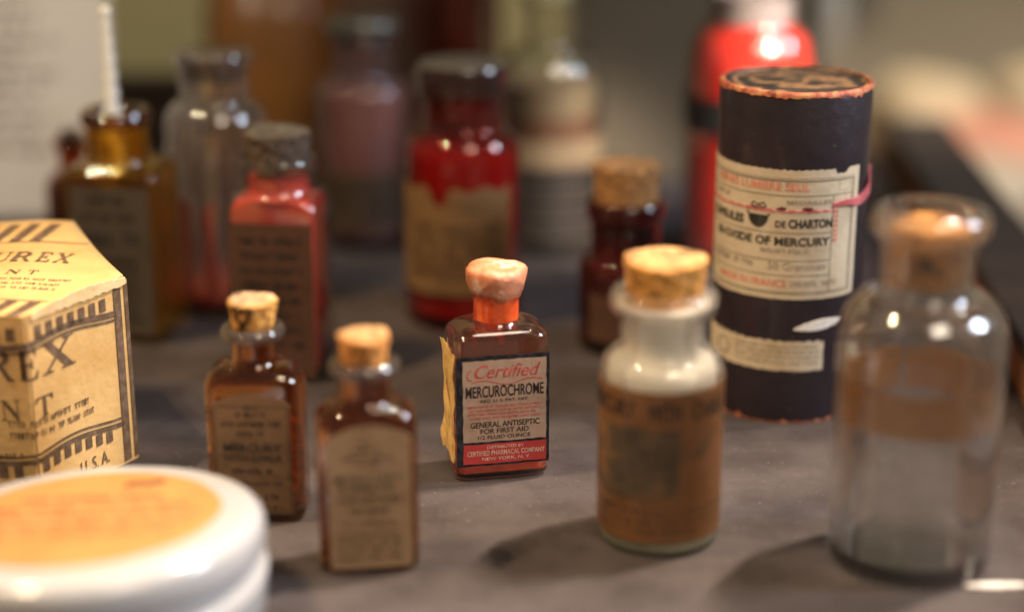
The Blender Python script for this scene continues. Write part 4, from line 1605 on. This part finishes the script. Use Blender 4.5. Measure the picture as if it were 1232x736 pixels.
# square honey-amber bottle
th = rad(-7)
o, prof, c, (hx, hy, zs, zn, zl, zt) = rect_bottle(
    'square_bottle', 'square honey-amber bottle with grey-brown label beside the white text card', (142, 414), th, 59, 0.8, 0.18,
    (206, 192, 150, 131), 37, 41, M['rhoney'])
M['honeyliq'] = glass('honey_liquid', (0.80, 0.46, 0.10), (0.55, 0.20, 0.02), dirt=0.20, dirtcol=(0.45, 0.19, 0.02))
lip_ring(o, rpx(c, zt, 42), zl, zt, M['lipdark'])
fa = Face(c, th, hy)
v, f = sheet(fa, -hx * 0.78, hx * 0.82, 0.004, fa.uv(140, 226)[1], 12, 10, 0.0002, 0.0002, 3)
lab = mesh('label', v, f, M['greylabel'], o)
P = Print(fa, 0.0004)
P.small(-hx * 0.4, hx * 0.4, zs * 0.86, 0.003, 220)
P.small(-hx * 0.6, hx * 0.6, zs * 0.76, 0.003, 221)
P.small(-hx * 0.62, hx * 0.66, zs * 0.62, 0.0046, 222)
for k in range(6):
    P.small(-hx * 0.6, hx * 0.6, zs * (0.5 - 0.07 * k), 0.0022, 223 + k)
P.make(M['black'], lab, 'print_lines')
# reflected light built as a ribbed rod standing in its mouth
M['streak'] = solid('bright_streak', [(0.3, (0.90, 0.84, 0.72)), (0.6, (0.95, 0.92, 0.84))], 200, 0.12, coat=0.8)
rb_ = thing('light_streak', 'reflected light shown as a slim ribbed rod standing in the honey-amber bottle', 'streak', (c.x - 0.001, c.y, zs + 0.0015), 0)
zr = zpx(c, 18) - (zs + 0.0015)
rows = []
nr = 18
for i in range(nr + 1):
    w = i / nr
    rr = 0.0042 * (1 - 0.55 * w) * (1.0 if i % 2 else 0.62)
    rows.append(circ(zr * w, rr))
v, f = loft([ring(*p, k=5) for p in rows])
mesh('streak_stem', v, f, M['streak'], rb_, 60)
rows = [circ(zr, 0.0018), circ(zr + 0.0008, 0.0022), circ(zr + 0.002, 0.0020), circ(zr + 0.003, 0.0010)]
v, f = loft([ring(*p, k=5) for p in rows])
mesh('streak_tip', v, f, M['streak'], rb_, 60)

# small amber bottle peeping out behind it
o, prof, c, _ = round_bottle(
    'amber_bottle', 'brown bottle half hidden behind the honey-amber square bottle', (100, 352), 34, (232, 206, 178, 165), 17, 22, M['amber'])
contents(o, prof, 0.0056, 0.05, M['rust'], 0.0021)
cork(o, 0.004, 0.0045, _[3] - 0.001, _[4] + 0.003, M['cork_grey'], seed=30)

# tall clear bottle behind the red square one
o, prof, c, (r, zs, zn, zl, zt) = round_bottle(
    'clear_bottle', 'tall clear bottle with flared lip and red residue behind the red square bottle', (272, 384), 58,
    (150, 122, 78, 60), 40, 47, M['rclear'])
contents(o, prof, 0.0053, 0.0085, M['redpink'], 0.0021, 'red_residue')
for ua, ub, zz_ in ((-0.75, -0.50, 236), (-0.20, 0.02, 228), (0.35, 0.85, 246)):
    v, f = sheet(Cyl(c, r - 0.0021), r * ua, r * ub, 0.008, lambda u: zpx(c, zz_) + 0.004 * math.sin(u * 300), 10, 8, -0.0002, 0.0006, 4)
    mesh('red_streak', v, f, M['redpink'], o)
cork(o, rpx(c, zt, 34), rpx(c, zt, 36), zl - 0.006, zt - 0.002, M['cork_grey'], seed=31)

M['umber'] = paper('umber_label', (0.13, 0.085, 0.055), (0.09, 0.055, 0.035), 40)
# mauve bottle with glass stopper
o, prof, c, (r, zs, zn, zl, zt) = round_bottle(
    'stoppered_bottle', 'clear bottle of mauve powder with flat grey glass stopper', (442, 303), 57, (112, 88, 52, 42), 35, 42, M['violet'])
contents(o, prof, 0.0056, zs + 0.002, M['pinkpow'], 0.0021, 'mauve_powder')
M['greyglass'] = solid('grey_glass_stopper', [(0.3, (0.09, 0.085, 0.07)), (0.7, (0.15, 0.14, 0.115))], 40, 0.2, coat=0.6)
rs = rpx(c, zt, 46)
rows = [circ(zl, rs * 0.6), circ(zt + 0.0006, rs * 0.68), circ(zt + 0.001, rs * 0.9), circ(zt + 0.003, rs), circ(zt + 0.006, rs), circ(zt + 0.0085, rs * 0.9), circ(zt + 0.0095, rs * 0.6), circ(zt + 0.0097, rs * 0.2)]
v, f = loft([ring(*p, k=10) for p in rows])
mesh('stopper', v, f, M['greyglass'], o)
cyl = Cyl(c, r)
v, f = sheet(cyl, -r * 1.4, r * 1.4, zpx(c, 262), zpx(c, 196), 30, 6, 0.0002, 0.0002, 3)
lab = mesh('label', v, f, M['umber'], o)
P = Print(cyl, 0.0004)
for k in range(4):
    P.small(-r, r, zpx(c, 212 + 13 * k), 0.003, 240 + k)
P.make(M['black'], lab, 'print_lines')

# red wide-mouth jar with torn label
o, prof, c, (r, zs, zn, zl, zt) = round_bottle(
    'wide_mouth_bottle', 'dark red wide-mouthed bottle with torn tan label and black lip', (558, 402), 69, (183, 152, 112, 78), 49, 56, M['ruby'])
M['redmid'] = solid('blood_red_solution', [(0.3, (0.48, 0.012, 0.007)), (0.7, (0.62, 0.022, 0.012))], 30, 0.25, coat=0.6)
contents(o, prof, 0.0056, zpx(c, 175), M['redmid'], 0.0021, 'red_solution')
rows = [circ(zl + 0.0005, rpx(c, zt, 56.6)), circ(zl + 0.003, rpx(c, zt, 57.2)), circ(zt - 0.001, rpx(c, zt, 57.2)), circ(zt + 0.0006, rpx(c, zt, 55)), circ(zt + 0.0008, rpx(c, zt, 30))]
rows0 = [circ(zl + 0.0004, rpx(c, zt, 50))]
v, f = loft([ring(*p, k=12) for p in rows0 + rows])
mesh('lid', v, f, M['darkcap'], o)
rows = [circ(zt + 0.0006, rpx(c, zt, 52)), circ(zt + 0.0012, rpx(c, zt, 51)), circ(zt + 0.0013, rpx(c, zt, 30))]
v, f = loft([ring(*p, k=12) for p in rows])
mesh('lid_top', v, f, M['greytop'], o)
cyl = Cyl(c, r)
zl0 = zpx(c, 335)
u2 = cyl.uv(613, 270)[0]
um = cyl.uv(528, 230)[0]


def torn(u):
    z = zpx(c, 212) - 0.001 * math.sin(u * 500)
    d = abs(u - um)
    if d < 0.0045:
        z -= 0.006 * (1 - (d / 0.0045) ** 2)
    return z


v, f = sheet(cyl, -r * 1.3, u2, zl0, torn, 50, 10, 0.0002, 0.0003, 5)
lab = mesh('label', v, f, M['tanlabel'], o)
P = Print(cyl, 0.0004)
for k in range(5):
    P.small(-r * 0.9, u2 - 0.003, zpx(c, 262 + 13 * k), 0.0032, 250 + k)
P.make(M['brownink'], lab, 'print_lines')

# layered bottle behind
o, prof, c, (r, zs, zn, zl, zt) = round_bottle(
    'clear_bottle', 'tall clear bottle with beige and rust layers and a dark label', (661, 312), 60, (96, 54, 6, -8), 31, 39, M['clear'])
z1, z2 = zpx(c, 132), zpx(c, 98)
contents(o, prof, 0.0056, z1, M['rust'], 0.0021, 'rust_layer')
contents(o, prof, z1 + 0.0001, z2, M['beige'], 0.0021, 'beige_layer')
cyl = Cyl(c, r)
v, f = sheet(cyl, -r * 1.6, r * 1.6, zpx(c, 190), zpx(c, 158), 30, 3, 0.0002, 0.0001, 3)
mesh('pale_band', v, f, M['beige'], o)
v, f = sheet(cyl, -r * 1.6, r * 1.6, 0.006, zpx(c, 193), 30, 6, 0.0002, 0.0001, 3)
lab = mesh('label', v, f, M['band'], o)
P = Print(cyl, 0.0004)
for k in range(4):
    P.rect(-r, zpx(c, 212 + k * 20), r, zpx(c, 209 + k * 20), 12)
P.make(M['umber'], lab, 'print_lines')

# small corked bottle of dark red glass
o, prof, c, (r, zs, zn, zl, zt) = round_bottle(
    'corked_bottle', 'small dark red glass bottle with broad tan cork behind the powder bottle', (749, 432), 54, (322, 305, 262, 240), 41, 47, M['ruby_dark'])
contents(o, prof, 0.0056, zn, M['reddeep'], 0.0021, 'red_solution')
cork(o, rpx(c, zt, 37), rpx(c, zt, 40), zl - 0.001, zpx(c, 196), M['cork_dark'], seed=40)
cyl = Cyl(c, r)
v, f = sheet(cyl, -r * 0.9, r * 1.3, 0.006, zpx(c, 342), 30, 6, 0.0002, 0.0001, 3)
mesh('label', v, f, M['darklabel'], o)

# big bright red bottle with black band
o, prof, c, (r, zs, zn, zl, zt) = round_bottle(
    'round_bottle', 'large bright red round bottle with black band and milky neck behind the drum', (894, 330), 76, (84, 28, -10, -26), 54, 62, M['clear'])
contents(o, prof, 0.0056, zn + 0.001, M['redglow'], 0.0021, 'red_solution')
contents(o, prof, zn + 0.0011, zl - 0.001, M['whitecap'], 0.0021, 'milky_neck')
cyl = Cyl(c, r)
v, f = sheet(cyl, -r * 3.05, r * 3.05, zpx(c, 150), zpx(c, 110), 80, 3, 0.0003, 0.0001, 3)
mesh('black_band', v, f, M['band'], o)

# brown stoneware jug and dark bottle at the very back
M['jug'] = solid('orange_brown_glaze', [(0.3, (0.16, 0.060, 0.010)), (0.7, (0.24, 0.095, 0.016))], 20, 0.4, coat=0.3)
pc = at_y(338, 185, 0.915)
rj = 0.036
jg = thing('stoneware_jug', 'orange-brown glazed jug with sloping shoulder behind the clear flared bottle', 'jug', (pc.x, 0.915, 0), 0)
rows = [circ(0, rj - 0.003), circ(0.002, rj - 0.0006), circ(0.05, rj), circ(0.084, rj)]
rows += [circ(0.084 + 0.042 * i / 8, rj - 0.024 * (i / 8) ** 1.4) for i in range(1, 9)]
rows += [circ(0.140, 0.0115), circ(0.142, 0.014), circ(0.147, 0.0145), circ(0.149, 0.013), circ(0.149, 0.009), circ(0.130, 0.008)]
v, f = loft([ring(*p, k=14) for p in rows])
mesh('jug_body', v, f, M['jug'], jg, 60)
V, F = [], []
for i in range(17):
    a = -1.45 + 2.9 * i / 16
    cxh, czh = 0.012 + 0.020 * math.cos(a), 0.120 + 0.020 * math.sin(a)
    for k in range(8):
        b = k / 8 * 6.283
        V.append((cxh + 0.003 * math.cos(b) * math.cos(a), 0.004 * math.sin(b), czh + 0.003 * math.cos(b) * math.sin(a)))
for i in range(16):
    for k in range(8):
        F.append((i * 8 + k, i * 8 + (k + 1) % 8, i * 8 + 8 + (k + 1) % 8, i * 8 + 8 + k))
mesh('jug_handle', V, F, M['jug'], jg, 60)
M['maroon'] = glass('maroon_glass', (0.80, 0.55, 0.45), (0.40, 0.18, 0.12), dirt=0.12, dirtcol=(0.20, 0.06, 0.035))
o, prof, c, _ = round_bottle(
    'maroon_bottle', 'tall maroon brown bottle standing behind the wide-mouthed red bottle', (547, 238), 42, (-20, -60, -90, -105), 18, 24, M['maroon'])
M['maroonliq'] = solid('maroon_contents', [(0.3, (0.12, 0.045, 0.026)), (0.7, (0.19, 0.080, 0.045))], 30, 0.5)
contents(o, prof, 0.0056, _[1], M['maroonliq'], 0.0085)

# white strip standing in for a light reflection low on the right
V, F = [], []
pa, pb = at(1160, 706), at(1236, 705)
for i in range(13):
    w = i / 12
    p = pa.lerp(pb, w)
    hw = 0.0012 * (0.15 + math.sin(w * 2.9 + 0.1)) + 0.0002 * math.sin(i * 2.1)
    zz = 0.0005
    V += [(p.x, p.y - hw, zz), (p.x, p.y + hw, zz + 0.0003)]
for i in range(12):
    F.append((2 * i, 2 * i + 2, 2 * i + 3, 2 * i + 1))
sh = mesh('shelf_glint', V, F, M['glint'])
md = sh.modifiers.new('thick', 'SOLIDIFY')
md.thickness = 0.0008
tag(sh, 'thin white strip standing in for a reflection in front of the clear glass bottle', 'paper')
